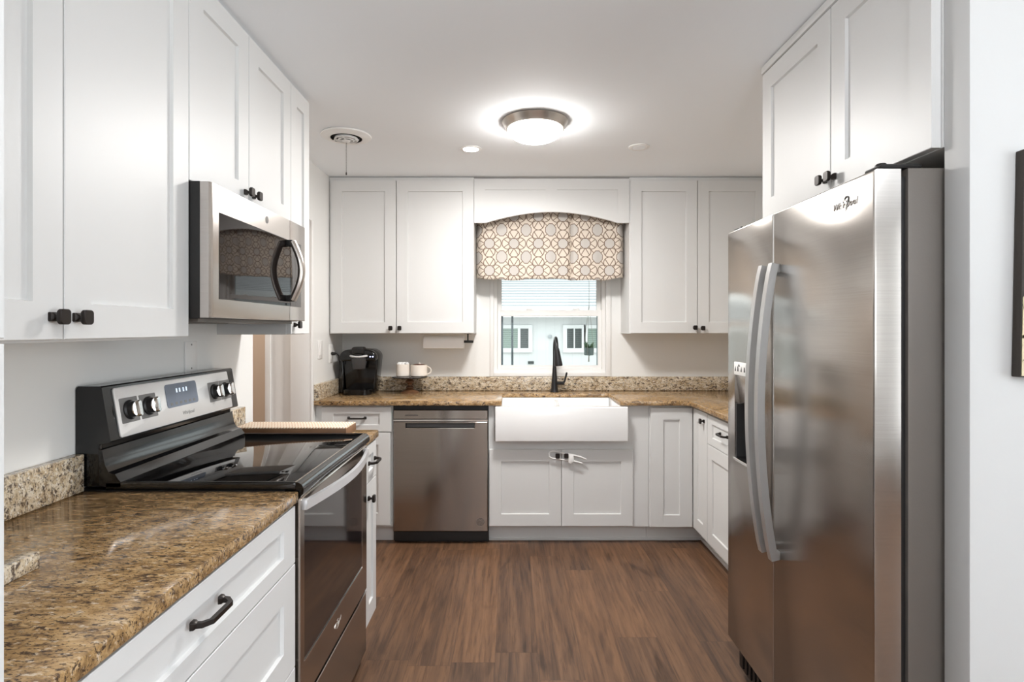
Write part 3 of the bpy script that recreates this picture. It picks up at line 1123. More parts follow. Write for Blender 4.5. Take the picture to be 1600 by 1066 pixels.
for rr_ in (0.024, 0.016, 0.007):
    pts = [frW(-0.188 + rr_ * math.cos(2 * PI * i / 24), 0.146 + rr_ * math.sin(2 * PI * i / 24), 0.0322) for i in range(24)]
    inn = [frW(-0.188 + (rr_ - 0.003) * math.cos(2 * PI * i / 24), 0.146 + (rr_ - 0.003) * math.sin(2 * PI * i / 24), 0.0322) for i in range(24)]
    b.rings([pts, inn], False, False)
b.build('round_sticker', M['ink'], dd)

# ================================================================== SINK
r = thing('sink', 'white fireclay double-bowl farmhouse sink with apron front below the window', 'sink', (0.32, 3.8, 0.6636))
b = MB()
b.box(-0.0944, 0.7350, 3.580, 3.632, 0.6640, 0.8800, 0.006, 3)
b.build('apron', M['porcelain'], r)
b = MB()
b.box(-0.0920, -0.0560, 3.632, 4.085, 0.664, 0.8825, 0.004)
b.box(0.6960, 0.7320, 3.632, 4.085, 0.664, 0.8825, 0.004)
b.box(-0.0560, 0.6960, 4.052, 4.085, 0.664, 0.8825, 0.004)
b.box(-0.0560, 0.6960, 3.632, 4.052, 0.664, 0.690)
b.build('basin', M['porcelain'], r)
b = MB()
prof = [(3.632, 0.69), (4.052, 0.69)] + [(4.052 - 0.42 * i / 12, 0.845 + 0.026 * abs(math.cos(PI * i / 12)) ** 2) for i in range(13)]
b.prism(prof, Frame((0, 0, 0), (0, 1, 0), (0, 0, 1), (1, 0, 0)), 0.306, 0.334, 0.006)
b.build('divider', M['porcelain'], r)
for x in (0.125, 0.515):
    MB().lathe([(0.045, 0.690), (0.045, 0.693), (0.03, 0.692)], (x, 3.85, 0), n=24).build('drain', M['nickel'], r)

# faucet
r = thing('faucet', 'black pull-down kitchen faucet with side lever behind the sink', 'faucet', (0.318, 4.13, CT1))
fx, fy = 0.318, 4.13
b = MB()
b.lathe([(0.030, 0), (0.030, 0.006), (0.026, 0.012), (0.024, 0.03), (0.0125, 0.19), (0.0115, 0.24)], (fx, fy, CT1), n=28)
b.tube([(fx, fy, 1.15)] + [(fx + 0.004 * i / 10, fy - 0.085 + 0.085 * math.cos(PI * i / 10), 1.225 + 0.080 * math.sin(PI * i / 10)) for i in range(11)],
       [0.0115] * 12, 14)
b.build('spout', M['faucet'], r)
b = MB()
b.tube([(fx + 0.004, fy - 0.170, 1.235), (fx + 0.005, fy - 0.171, 1.215), (fx + 0.010, fy - 0.177, 1.16), (fx + 0.014, fy - 0.183, 1.120), (fx + 0.0145, fy - 0.184, 1.112)],
       [0.0135, 0.0185, 0.0235, 0.0285, 0.0255], 20)
b.build('spray_head', M['faucet'], r)
b = MB()
b.tube([(fx + 0.012, fy, 0.978), (fx + 0.066, fy, 0.978)], [0.0125, 0.0115], 14)
b.tube([(fx + 0.060, fy, 0.972), (fx + 0.074, fy - 0.004, 0.995), (fx + 0.086, fy - 0.010, 1.048), (fx + 0.087, fy - 0.0105, 1.056)], [0.0095, 0.0065, 0.0075, 0.0055], 12)
b.build('lever', M['faucet'], r)

# child lock on the sink-cabinet knobs
b = MB()
ck = 3.622
loop = [(0.245, 0.578), (0.25, 0.592), (0.268, 0.597), (0.300, 0.592), (0.345, 0.582), (0.378, 0.575)]
b.tube([(x, ck, z) for x, z in loop], 0.0045, 8)
loop = [(0.245, 0.578), (0.247, 0.562), (0.262, 0.552), (0.30, 0.548), (0.345, 0.541), (0.375, 0.538)]
b.tube([(x, ck, z) for x, z in loop], 0.0045, 8)
b.prism([(0.368, 0.585), (0.398, 0.578), (0.402, 0.535), (0.385, 0.517), (0.365, 0.524)], face_frame('B', ck), -0.007, 0.007, 0.003)
b.tube([(0.396, ck, 0.572), (0.44, ck, 0.562), (0.480, ck, 0.545)], [0.007, 0.006, 0.004], 8)
b.tube([(0.396, ck, 0.535), (0.43, ck, 0.527), (0.455, ck, 0.520)], [0.006, 0.005, 0.004], 8)
single(b, 'child_safety_lock', M['plastic'], 'white plastic child safety lock looped round the two sink cabinet knobs', 'child lock')


# ================================================================== REFRIGERATOR
FX = 0.8645
FY0, FYS, FY1 = 1.3650, 1.8906, 2.2857
FB, FT = 0.150, 1.748
r = thing('refrigerator', 'stainless side-by-side refrigerator with ice and water dispenser', 'refrigerator', (1.3, 1.825, 0))
b = MB()
b.box(0.9460, 1.745, FY0 + 0.002, FY1 - 0.002, 0.03, 1.7515, 0.004)
for (x, y) in ((0.99, FY0 + .06), (0.99, FY1 - .06), (1.68, FY0 + .06), (1.68, FY1 - .06)):
    b.lathe([(0.022, 0), (0.022, 0.03)], (x, y, 0), n=14)
b.build('case', M['grey_case'], r)
b = MB()
b.box(0.928, 0.946, FY0 + 0.012, FY1 - 0.012, FB + 0.01, FT - 0.015)
b.build('door_gasket', M['matte'], r)
frE = face_frame('R', 0.928)
tD = 0.928 - FX
b = MB()
b.rings([rect(frE, FY0, FYS - 0.002, FB, FT, 0), rect(frE, FY0, FYS - 0.002, FB, FT, tD - 0.006),
         rect(frE, FY0 + 0.002, FYS - 0.004, FB + 0.002, FT - 0.002, tD - 0.002), rect(frE, FY0 + 0.006, FYS - 0.007, FB + 0.006, FT - 0.006, tD)])
fd = b.build('fresh_food_door', M['steel_f'], r)
b = MB()
DY0, DY1, DZ0, DZ1 = 1.985, 2.214, 0.872, 1.205
b.rings([rect(frE, FYS + 0.002, FY1, FB, FT, 0), rect(frE, FYS + 0.002, FY1, FB, FT, tD - 0.006),
         rect(frE, FYS + 0.004, FY1 - 0.002, FB + 0.002, FT - 0.002, tD - 0.002), rect(frE, FYS + 0.007, FY1 - 0.006, FB + 0.006, FT - 0.006, tD),
         rect(frE, DY0, DY1, DZ0, DZ1, tD), rect(frE, DY0, DY1, DZ0, DZ1, 0.006)], True, True)
fz = b.build('freezer_door', M['steel_f'], r)


def fridge_handle(y, parent):
    h = MB()
    n = 28
    z0, z1 = 0.625, 1.577
    pts = []
    for i in range(n + 1):
        t = i / n
        pts.append((FX - 0.016 - 0.046 * math.sin(PI * t) ** 0.8, y, z0 + (z1 - z0) * t))
    h.tube(pts, [0.0165] * (n + 1), 4, flat=1.15, up=(1, 0, 0))
    for z in (z0 + 0.015, z1 - 0.015):
        h.box(FX - 0.022, FX + 0.001, y - 0.011, y + 0.011, z - 0.014, z + 0.014, 0.003)
    return h.build('handle', M['handle_silver2'], parent)


M['handle_silver2'] = simple('satin_grey_handle', (192, 192, 192), 0.35, 0.75, vary=0.02)
fridge_handle(1.852, fd)
fridge_handle(1.926, fz)
# dispenser
b = MB()
b.box(FX + 0.050, FX + 0.058, DY0 + .001, DY1 - .001, DZ0 + .001, 1.080)
b.box(FX + 0.004, FX + 0.050, DY1 - 0.008, DY1 - .001, DZ0 + .002, 1.080)
b.box(FX + 0.004, FX + 0.050, DY0 + 0.001, DY0 + .008, DZ0 + .002, 1.080)
b.build('dispenser_recess', M['darkgrey'], fz)
b = MB()
b.prism([(FX + 0.003, DZ1 - 0.001), (FX + 0.058, DZ1 - 0.001), (FX + 0.058, 1.075), (FX + 0.020, 1.080)], frR, DY0 + .001, DY1 - .001, 0.002)
b.build('dispenser_control', M['steel_s'], fz)
b = MB()
b.box(FX - 0.003, FX + 0.004, DY0, DY1 + 0.002, 1.192, 1.242, 0.003)
pn = b.build('dispenser_label', M['plastic'], fz)
b = MB()
for k, y in enumerate((2.20, 2.175, 2.145, 2.115, 2.085, 2.055)):
    frl = face_frame('R', FX - 0.003)
    b.prism([(y - 0.006, 1.207), (y + 0.006, 1.207), (y + (0.004 if k % 2 else -0.003), 1.226), (y - 0.003, 1.224)], frl, 0.0, 0.0006)
b.prism([(2.155, 1.226), (2.175, 1.226), (2.165, 1.236)], face_frame('R', FX - 0.003), 0, 0.0006)
b.build('dispenser_icon', M['ink'], fz)
b = MB()
b.box(FX - 0.008, FX + 0.055, DY0 + 0.001, DY1 + 0.001, DZ0 - 0.006, DZ0 + 0.006, 0.003)
b.build('drip_tray', M['chrome'], fz)
# badge
frl = face_frame('R', FX)
frl = Frame((FX, 0, 0), (0, -1, 0), (0, 0, 1), (-1, 0, 0))
add_text('Whirlpool', 0.026, frl, -1.487, 1.689, 0.0010, fd, M['chrome'], name='logo', shear=0.3, extrude=0.001)
b = MB()
ring = []
for i in range(30):
    q = -2.4 + i * 4.4 / 29
    e = Vector((0.024 * math.cos(q), 0.011 * math.sin(q), 0))
    c_, s_ = math.cos(0.95), math.sin(0.95)
    ring.append(frl(-1.485 + e.x * c_ - e.y * s_, 1.688 + e.x * s_ + e.y * c_, 0.0016))
b.tube(ring, [0.0006 + 0.0012 * math.sin(PI * i / 29) for i in range(30)], 6)
b.build('logo_swoosh', M['greyplastic'], fd)
b = MB()
b.box(0.885, 0.985, FY0 + 0.006, FY0 + 0.075, FT + 0.003, FT + 0.015, 0.006)
b.lathe([(0.014, 0), (0.014, 0.02), (0.010, 0.024)], (0.90, FY0 + 0.03, FT - 0.004), n=16)
b.build('hinge_cover', M['matte'], r)
MB().box(0.885, 0.985, FY1 - 0.075, FY1 - 0.006, FT + 0.003, FT + 0.015, 0.006).build('hinge_cover', M['matte'], r)
b = MB()
b.box(0.905, 0.94, FY0 + 0.01, FY1 - 0.01, 0.035, 0.142, 0.006)
for k in range(24):
    y = FY0 + 0.03 + k * 0.036
    b.box(0.8995, 0.906, y, y + 0.02, 0.05, 0.125, 0.002)
b.build('kick_grille', M['matte'], r)


# ================================================================== VALANCE CURTAIN
def valance():
    nx, nz = 150, 24
    me = bpy.data.meshes.new('window_valance')
    vs, fs, uv = [], [], []
    X0, X1 = -0.240, 0.808
    for j in range(nz + 1):
        for i in range(nx + 1):
            s = i / nx
            x = X0 + (X1 - X0) * s
            t = j / nz
            y = 4.040 + 0.006 * math.sin(s * 23 + 0.6) * (0.4 + t) + 0.003 * math.sin(s * 61) * t
            pl = math.exp(-((x - 0.428) / 0.012) ** 2)
            y += 0.030 * pl
            ed = min(s, 1 - s) / 0.05
            if ed < 1:
                y += 0.10 * (1 - ed) ** 2
            zb = 1.712 - 0.006 * math.sin(s * 9.5 + 0.2) - 0.003 * math.sin(s * 31) + 0.018 * (abs(s - 0.5) * 2) ** 4
            z = 2.235 + (zb - 2.235) * t
            vs.append((x - 0.284, y - 4.04, z - 1.712))
            uv.append((x + (0.016 if x > 0.428 else 0.0), z))
    for j in range(nz):
        for i in range(nx):
            a = j * (nx + 1) + i
            fs.append((a, a + 1, a + nx + 2, a + nx + 1))
    me.from_pydata(vs, [], fs)
    ul = me.uv_layers.new(name='UVMap')
    for l in me.loops:
        ul.data[l.index].uv = uv[l.vertex_index]
    me.shade_smooth()
    me.materials.append(M['valance'])
    o = bpy.data.objects.new('window_valance', me)
    COL.objects.link(o)
    o.location = (0.284, 4.04, 1.712)
    so = o.modifiers.new('thickness', 'SOLIDIFY')
    so.thickness = 0.004
    o['label'] = 'fabric valance with brown trellis print hanging over the sink window'
    o['category'] = 'curtain'
    return o


valance()

# ================================================================== COFFEE MAKER
r = thing('coffee_maker', 'black single-serve coffee maker in the left corner of the back counter', 'coffee maker', (-1.055, 4.05, CT1))
kx = -1.052
frK = face_frame('B', 4.19)


def shoulders(w0, w1, z0, z1, rad, k=8):
    """outline with rounded top shoulders, wider at the top"""
    pts = [(kx - w0, z0), (kx + w0, z0)]
    for i in range(k + 1):
        t = PI / 2 * i / k
        pts.append((kx + w1 - rad + rad * math.cos(t), z1 - rad * 0.8 + rad * 0.8 * math.sin(t)))
    for i in range(k + 1):
        t = PI / 2 + PI / 2 * i / k
        pts.append((kx - w1 + rad + rad * math.cos(t), z1 - rad * 0.8 + rad * 0.8 * math.sin(t)))
    return pts


b = MB()
b.prism(shoulders(0.100, 0.124, CT1 + 0.004, 1.226, 0.07), frK, 0.0, 0.150, 0.010, 3)
b.build('body', M['black'], r)
b = MB()
b.prism(shoulders(0.122, 0.126, 1.145, 1.224, 0.066), frK, 0.150, 0.232, 0.012, 3)
b.build('brew_head', M['black'], r)
b = MB()
b.lathe([(0.036, 1.088), (0.042, 1.092), (0.054, 1.150), (0.054, 1.165)], (kx + 0.008, 3.975, 0), n=28)
b.build('pod_holder', M['darkgrey'], r)
b = MB()
pts = [(kx + 0.008 + 0.063 * math.cos(q), 3.985 + 0.052 * math.sin(q), 1.176 + 0.006 * math.cos(q) ** 2) for q in [PI + i * PI / 20 for i in range(21)]]
b.tube(pts, 0.0075, 10)
b.build('silver_ring', M['satin'], r)
b = MB()
b.prism(shoulders(0.040, 0.042, 1.196, 1.243, 0.02), Frame((0.006, 4.02, 0), (1, 0, 0), (0, 0, 1), (0, -1, 0)), 0.0, 0.085, 0.008, 3)
b.box(kx - 0.012, kx + 0.034, 3.926, 3.936, 1.184, 1.196, 0.003)
b.build('lid_handle', M['matte'], r)
b = MB()
b.rings([rrect(Frame((0, 0, 0), (1, 0, 0), (0, 1, 0), (0, 0, 1)), kx, 3.995, 0.188, 0.150, 0.045, z) for z in (CT1 + 0.002, CT1 + 0.034)] +
        [rrect(Frame((0, 0, 0), (1, 0, 0), (0, 1, 0), (0, 0, 1)), kx, 3.995, 0.178, 0.140, 0.042, CT1 + 0.038)])
b.build('drip_tray', M['black'], r)
b = MB()
b.box(kx - 0.150, kx - 0.116, 4.04, 4.19, CT1 + 0.002, 1.150, 0.012, 3)
b.build('water_tank', M['blackglass'], r)
for x in (kx + 0.088, kx + 0.106):
    MB().lathe([(0.0045, 0), (0.0045, 0.002)], (x, 3.9585, 1.176), (0, -1, 0), 14).build('indicator_light', M['bluelight'], r)
b = MB()
pts = [(-1.222, 3.965, 1.196), (-1.200, 3.965, 1.197), (-1.186, 3.975, 1.182), (-1.184, 4.0, 1.12), (-1.188, 4.05, 1.05), (-1.19, 4.10, 1.0), (-1.185, 4.13, 0.95), (-1.165, 4.15, 0.935)]
b.tube(pts, 0.0038, 8)
b.tube([(-1.2335, 3.965, 1.196), (-1.205, 3.965, 1.196)], [0.013, 0.010], 4)
b.build('power_cord', M['matte'], r)

# ================================================================== PEDESTAL STAND + MUGS
sx, sy = -0.713, 4.085
r = thing('pedestal_stand', 'small cake stand with dark plate on a turned wooden foot', 'cake stand', (sx, sy, CT1))
b = MB()
b.lathe([(0.064, 0), (0.064, 0.006), (0.055, 0.012), (0.034, 0.022), (0.022, 0.030), (0.027, 0.037), (0.027, 0.043), (0.018, 0.050), (0.015, 0.060),
         (0.020, 0.068), (0.031, 0.076), (0.031, 0.084), (0.020, 0.092), (0.024, 0.100), (0.034, 0.104)], (sx, sy, CT1), n=28)
b.build('foot', M['wood'], r)
b = MB()
b.lathe([(0.03, 0.104), (0.118, 0.106), (0.126, 0.109), (0.126, 0.114), (0.120, 0.1165), (0.02, 0.1155)], (sx, sy, CT1), n=40)
b.build('plate', M['blackglass'], r)
PZ = CT1 + 0.1168


def mug(name, label, x, y, rad, h, handle_dir, fill_mat, topping):
    r = thing(name, label, 'mug', (x, y, PZ), 'mugs on the cake stand')
    b = MB()
    b.lathe([(rad * 0.9, 0), (rad, 0.006), (rad, h - 0.002), (rad - 0.0015, h), (rad - 0.004, h - 0.001), (rad - 0.004, 0.008), (rad * .5, 0.007)], (x, y, PZ), n=32)
    b.build('cup', M['ceramic'], r)
    if handle_dir:
        b = MB()
        pts = [(x + (rad - 0.003) + 0.030 * math.sin(PI * i / 14), y - 0.002, PZ + h * 0.5 + h * 0.33 * math.cos(PI * i / 14)) for i in range(15)]
        b.tube(pts, 0.0045, 10)
        b.build('handle', M['ceramic'], r)
    topping(r, x, y, rad, h)
    return r


def top_cocoa(r, x, y, rad, h):
    b = MB()
    b.lathe([(rad - 0.0045, h - 0.016), (rad - 0.0045, h - 0.003), (rad * 0.6, h + 0.003), (0.002, h + 0.004)], (x, y, PZ), n=24)
    b.build('cocoa_filling', M['coffee'], r)
    b = MB()
    b.lathe([(0.006, h + 0.003), (0.008, h + 0.008), (0.004, h + 0.014), (0.001, h + 0.015)], (x + 0.004, y, PZ), n=12)
    b.build('topping', M['ceramic'], r)


def top_cream(r, x, y, rad, h):
    b = MB()
    for k in range(9):
        q = 2 * PI * k / 9
        rr_ = 0.0 if k == 8 else rad * 0.62
        b.lathe([(0.003, h - 0.008), (0.0125, h - 0.002), (0.013, h + 0.005), (0.008, h + 0.012), (0.002, h + 0.014)],
                (x + rr_ * math.cos(q), y + rr_ * math.sin(q), PZ), n=10)
    b.build('marshmallow_topping', M['paper'], r)


mug('mug', 'cream mug with a white marshmallow top, left one on the stand', -0.762, 4.085, 0.047, 0.086, 0, None, top_cream)
mug('mug', 'cream mug with brown filling and right-hand loop handle on the stand', -0.648, 4.085, 0.059, 0.082, 1, None, top_cocoa)

# ================================================================== PAPER TOWEL
r = thing('paper_towel_holder', 'black metal paper towel holder screwed under the back left cabinet', 'towel holder', (-0.46, 4.09, 1.265))
b = MB()
b.tube([(-0.608, 4.09, 1.276), (-0.262, 4.09, 1.276)], 0.006, 10)
b.box(-0.306, -0.296, 4.083, 4.097, 1.276, 1.334, 0.002)
b.box(-0.330, -0.262, 4.080, 4.100, 1.268, 1.286, 0.003)
b.build('bar', M['matte'], r)
b = MB()
b.box(-0.325, -0.275, 4.065, 4.115, 1.3305, 1.3340, 0.001)
b.build('mounting_plate', M['matte'], r)
b = MB()
b.lathe([(0.018, 0), (0.044, 0), (0.0455, 0.002), (0.0455, 0.283), (0.044, 0.285), (0.018, 0.285), (0.018, 0.0)], (-0.613, 4.09, 1.272), (1, 0, 0), 40, False, False)
b.box(-0.612, -0.330, 4.0440, 4.0452, 1.232, 1.272)
single(b, 'paper_towel_roll', M['paper'], 'white paper towel roll hanging under the back left upper cabinet', 'paper towels')

# ================================================================== CARVED BOARD
r = thing('cutting_board', 'rectangular wooden board with pale chevron top on the counter behind the range', 'board', (-0.92, 2.5, CT1))
MB().box(-1.165, -0.690, 2.420, 2.575, CT1 + 0.0005, 0.947, 0.002).build('board', M['boardwood'], r)
MB().box(-1.163, -0.692, 2.422, 2.573, 0.947, 0.9515, 0.001).build('patterned_top', M['boardtop'], r)


# ================================================================== OUTLETS
def wallplate(name, label, x, y0, y1, z0, z1, kind):
    r = thing(name, label, {'switch': 'switch', 'outlet': 'outlet', 'blank': 'wall plate'}[kind], (x, (y0 + y1) / 2, z0))
    b = MB()
    b.box(x + 0.0005, x + 0.006, y0, y1, z0, z1, 0.002)
    b.build('plate', M['plastic'], r)
    cy, cz = (y0 + y1) / 2, (z0 + z1) / 2
    b = MB()
    if kind == 'switch':
        b.box(x + 0.006, x + 0.009, cy - 0.017, cy + 0.017, cz - 0.034, cz + 0.034, 0.0015)
        b.build('rocker', M['plastic'], r)
    elif kind == 'outlet':
        for s in (-1, 1):
            MB().box(x + 0.006, x + 0.008, cy - 0.017, cy + 0.017, cz + s * 0.021 - 0.014, cz + s * 0.021 + 0.014, 0.0009).build('socket', M['plastic'], r)
    else:
        for s in (-1, 1):
            MB().lathe([(0.0035, 0.006), (0.0035, 0.0068)], (x, cy, cz + s * 0.045), (1, 0, 0), 10).build('screw', M['greyplastic'], r)
    return r


wallplate('blank_wall_plate', 'white blank wall plate on the left wall above the range console', -1.22, 2.150, 2.232, 1.205, 1.320, 'blank')
wallplate('light_switch', 'white rocker light switch on the left wall beside the doorway', -1.24, 3.700, 3.785, 1.172, 1.290, 'switch')
wallplate('wall_outlet', 'white outlet with the coffee maker plugged in, in the back left corner', -1.24, 3.925, 4.005, 1.135, 1.258, 'outlet')

# ================================================================== CEILING THINGS
cx, cy = 0.125, 2.89
r = thing('ceiling_light', 'round flush ceiling light with nickel rim and glowing glass dome', 'ceiling light', (cx, cy, CEIL))
b = MB()
b.lathe([(0.164, -0.0005), (0.166, -0.004), (0.162, -0.012), (0.150, -0.030), (0.146, -0.040), (0.139, -0.042), (0.137, -0.030), (0.12, -0.02)], (cx, cy, CEIL), n=64)
b.build('rim', M['nickel'], r)
b = MB()
b.lathe([(0.137, -0.034)] + [(0.137 * math.cos(PI / 2 * i / 10), -0.042 - 0.062 * math.sin(PI / 2 * i / 10)) for i in range(11)], (cx, cy, CEIL), n=56)
b.build('glass_dome', M['dome'], r)

ld = bpy.data.lights.new('ceiling_bulb', 'AREA')
ld.shape = 'DISK'
ld.size = 0.26
ld.energy = 12
ld.color = (1.0, 0.975, 0.945)
lo_ = bpy.data.objects.new('ceiling_bulb', ld)
COL.objects.link(lo_)
lo_.location = (cx, cy, CEIL - 0.108)

lx, ly = -0.228, 3.325
r = thing('recessed_light', 'small lit recessed downlight in the ceiling left of the dome light', 'downlight', (lx, ly, CEIL))
MB().lathe([(0.062, -0.0005), (0.062, -0.003), (0.047, -0.006), (0.044, -0.004)], (lx, ly, CEIL), n=40).build('trim_ring', M['plastic'], r)
MB().lathe([(0.044, -0.0035), (0.042, -0.0062)], (lx, ly, CEIL), n=32).build('lens', M['led'], r)
ld = bpy.data.lights.new('downlight_led', 'AREA')
ld.shape = 'DISK'
ld.size = 0.08
ld.energy = 2
ld.color = (1.0, 0.975, 0.945)
lo_ = bpy.data.objects.new('downlight_led', ld)
COL.objects.link(lo_)
lo_.location = (lx, ly, CEIL - 0.012)

qx, qy = 0.737, 3.29
r = thing('ceiling_cover_plate', 'unlit round white cover plate in the ceiling right of the dome light', 'cover plate', (qx, qy, CEIL))
MB().lathe([(0.060, -0.0005), (0.060, -0.004), (0.056, -0.006), (0.040, -0.006), (0.038, -0.004)], (qx, qy, CEIL), n=40).build('ring', M['plastic'], r)
MB().lathe([(0.0375, -0.0015), (0.036, -0.006), (0.002, -0.0065)], (qx, qy, CEIL), n=32).build('disc', M['ceil'], r)

vx, vy = -0.881, 3.09
r = thing('exhaust_fan', 'round white ceiling exhaust fan with pull chain above the left wall', 'exhaust fan', (vx, vy, CEIL))
MB().lathe([(0.128, -0.001), (0.133, -0.006), (0.131, -0.011), (0.088, -0.020), (0.084, -0.020), (0.082, -0.004)], (vx, vy, CEIL), n=56, cap0=False, cap1=False).build('flange', M['plastic'], r)
MB().lathe([(0.0815, -0.0195), (0.0812, -0.004), (0.002, -0.0038)], (vx, vy, CEIL), n=40, cap0=False).build('duct_shade_lining', M['darkvent'], r)  # dark lining and plate, colour stands in for shade up the duct
for (ro, ri, zz) in ((0.060, 0.055, -0.026), (0.040, 0.035, -0.028)):
    MB().lathe([(ro, zz + 0.010), (ro + 0.003, zz), (ro - 0.002, zz - 0.003), (ri, zz - 0.002), (ri, zz + 0.010), (ro, zz + 0.010)], (vx, vy, CEIL), n=44, cap0=False, cap1=False).build('louver_ring', M['plastic'], r)
b = MB()
b.lathe([(0.006, -0.012), (0.018, -0.026), (0.022, -0.032), (0.018, -0.036), (0.004, -0.037)], (vx, vy, CEIL), n=28)
b.box(vx - 0.068, vx + 0.068, vy - 0.003, vy + 0.003, CEIL - 0.030, CEIL - 0.024)
b.box(vx - 0.003, vx + 0.003, vy - 0.068, vy + 0.068, CEIL - 0.030, CEIL - 0.024)
b.build('hub', M['plastic'], r)
b = MB()
for k in range(26):
    z = CEIL - 0.046 - k * 0.0062
    b.lathe([(0.0008, 0.0026), (0.0020, 0.0), (0.0008, -0.0026)], (vx, vy, z), n=6)
b.tube([(vx, vy, CEIL - 0.040), (vx, vy, CEIL - 0.205)], 0.0008, 6)
b.lathe([(0.002, 0), (0.0035, -0.004), (0.0035, -0.014), (0.001, -0.016)], (vx, vy, CEIL - 0.200), n=10)
b.build('pull_chain', M['bronze'], r)

# ================================================================== WALL ART
r = thing('canvas_art', 'dark brown canvas painting of cream flowers at the right frame edge', 'wall art', (1.42, 1.26, 1.26))
fA = Frame((1.114, 1.279, 1.262), (math.cos(0.02), 0, math.sin(-0.02)), (math.sin(0.02), 0, math.cos(0.02)), (0, -1, 0))
MB().prism([(0, 0), (0.60, 0), (0.60, 0.50), (0, 0.50)], fA, 0, 0.022, 0.002).build('canvas', M['artbg'], r)
pet, shd = MB(), MB()
rnd = random.Random(3)
for (fa, fbb, sc) in ((0.018, 0.045, 1.0), (0.022, 0.118, 0.85), (0.030, 0.165, 0.6), (0.14, 0.12, 1.2), (0.07, 0.17, 0.8), (0.27, 0.10, 1.3), (0.40, 0.16, 1.2), (0.52, 0.09, 1.0), (0.20, 0.22, 0.9)):
    n = 7
    for k in range(n):
        q = 2 * PI * k / n + rnd.random() * 0.4
        L, wd = 0.048 * sc, 0.020 * sc
        outl = []
        for i in range(14):
            t = 2 * PI * i / 14
            u_, v_ = L * 0.55 + L * 0.5 * math.cos(t), wd * math.sin(t) * (1 + 0.3 * math.cos(t))
            aa, bb = fa + u_ * math.cos(q) - v_ * math.sin(q), fbb + u_ * math.sin(q) + v_ * math.cos(q)
            outl.append((min(max(aa, 0.003), 0.597), min(max(bb, 0.003), 0.497)))
        pet.rings([[fA(a_, b_, 0.0221) for a_, b_ in outl], [fA(a_, b_, 0.0232 + 0.0003 * (k % 2)) for a_, b_ in outl]])
    shd.lathe([(0.010 * sc, 0.0233), (0.009 * sc, 0.0240)], fA(fa, fbb, 0), (0, -1, 0), 12)
pet.build('painted_petals', M['petal'], r)
shd.build('painted_flower_heart', M['petal2'], r)

# ================================================================== OUTSIDE
GZ = -0.45
struct(MB().box(-14, 16, 4.6, 30, GZ - 0.1, GZ), 'ground', M['ground'])
r = thing('neighbor_house', 'white neighbouring house with shuttered windows seen through the sink window', 'house', (0.6, 14.0, GZ))
HY = 13.0


def hx(u): return (u - 797.2) * HY / 898.4
def hz(v): return CAM_H - (v - 513.9) * HY / 898.4


MB().box(-7, 8, HY, HY + 5, GZ, 1.66).build('wall', M['siding'], r)
b = MB()
b.prism([(HY - 0.35, 1.655), (HY - 0.35, 1.79), (HY + 4.0, 2.95), (HY + 8.0, 1.79), (HY + 8.0, 1.655)], Frame((0, 0, 0), (0, 1, 0), (0, 0, 1), (1, 0, 0)), -7.4, 8.4)
b.build('roof', M['roofwhite'], r)
b = MB()
for k in range(12):
    t = 0.08 + k * 0.075
    y, z = HY - 0.35 + 4.35 * t, 1.79 + 1.16 * t
    b.box(-7.4, 8.4, y, y + 0.05, z, z + 0.03)
b.build('roof_seam', M['seam'], r)
MB().box(-7.4, 8.4, HY - 0.37, HY - 0.35, 1.62, 1.80).build('fascia', M['eave'], r)


def hwin(u0, u1, v0, v1, split, left, right, mul=0.03):
    x0, x1, z0, z1 = hx(u0), hx(u1), hz(v1), hz(v0)
    f = MB()
    frame_ring(f, x0 - 0.09, x1 + 0.09, z0 - 0.10, z1 + 0.08, 0.09, 0.10, 0.08, HY - 0.06, HY + 0.01)
    xs = hx(split)
    f.box(xs - mul, xs + mul, HY - 0.05, HY, z0, z1)
    wdw = f.build('window', M['eave'], r)
    MB().box(x0, xs - mul, HY - 0.03, HY - 0.005, z0, z1).build('pane', left, wdw)
    MB().box(xs + mul, x1, HY - 0.03, HY - 0.005, z0, z1).build('pane', right, wdw)


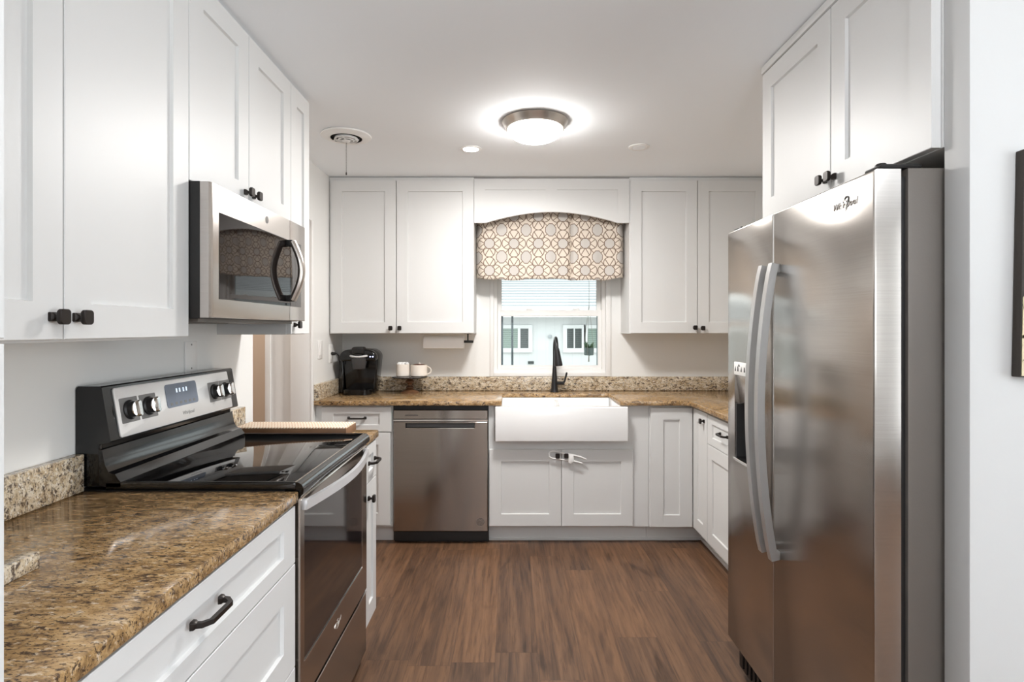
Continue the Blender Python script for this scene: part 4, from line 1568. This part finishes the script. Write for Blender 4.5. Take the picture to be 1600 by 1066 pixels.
hwin(768, 825.5, 513.5, 544, 811, M['shut_g'], M['shut_d'])
hwin(885.5, 908.5, 513.5, 544, 897, M['shut_d'], M['shut_d'], 0.014)
hwin(918, 948, 513.5, 544, 934, M['shut_g'], M['shut_g'])
MB().box(hx(825), hx(834), HY - 0.02, HY, hz(569), hz(564.5)).build('foundation_vent', M['shut_d'], r)
MB().box(hx(856.5), hx(862), HY - 0.05, HY, hz(528.5), hz(523.5), 0.01).build('meter_box', M['seam'], r)

# own patio roof (above the view), the screen post that carries it and the hanging planter
struct(MB().box(-3.0, 4.0, 4.41, 6.9, 2.50, 2.58), 'patio_roof', M['roofwhite'])
struct(MB().box(-3.0, 4.0, 4.41, 6.9, GZ, GZ + 0.30), 'patio_slab', M['ground'])
px, py = 0.828, 6.05
r = thing('hanging_planter', 'grey-green pot of succulents hanging on cords outside the sink window', 'planter', (px, py, 1.085))
b = MB()
b.lathe([(0.045, 1.090), (0.050, 1.094), (0.053, 1.168), (0.050, 1.170), (0.047, 1.160), (0.010, 1.158)], (px, py, 0), n=28)
b.build('pot', M['pot'], r)
b = MB()
for k in range(26):
    q = rnd.random() * 2 * PI
    ln = 0.035 + rnd.random() * 0.045
    rr_ = rnd.random() * 0.035
    tip = rr_ + 0.02 + rnd.random() * 0.03
    b.tube([(px + rr_ * math.cos(q), py + rr_ * math.sin(q), 1.158), (px + (rr_ + tip) / 2 * math.cos(q), py + (rr_ + tip) / 2 * math.sin(q), 1.158 + ln * 0.6),
            (px + tip * math.cos(q), py + tip * math.sin(q), 1.158 + ln)], [0.005, 0.006, 0.001], 6)
b.build('foliage', M['leaf'], r)
b = MB()
for q in (0.4, 2.5, 4.3, 5.6):
    b.tube([(px, py, 1.085), (px + 0.055 * math.cos(q), py + 0.055 * math.sin(q), 1.10), (px + 0.056 * math.cos(q), py + 0.056 * math.sin(q), 1.17),
            (px + 0.03 * math.cos(q), py + 0.03 * math.sin(q), 1.40), (px, py, 1.62)], 0.0022, 6)
b.tube([(px, py, 1.62), (px, py, 2.50)], 0.0025, 6)
b.tube([(px, py, 1.09), (px - 0.002, py, 1.02)], [0.005, 0.008], 6)
b.build('cord', M['cord'], r)
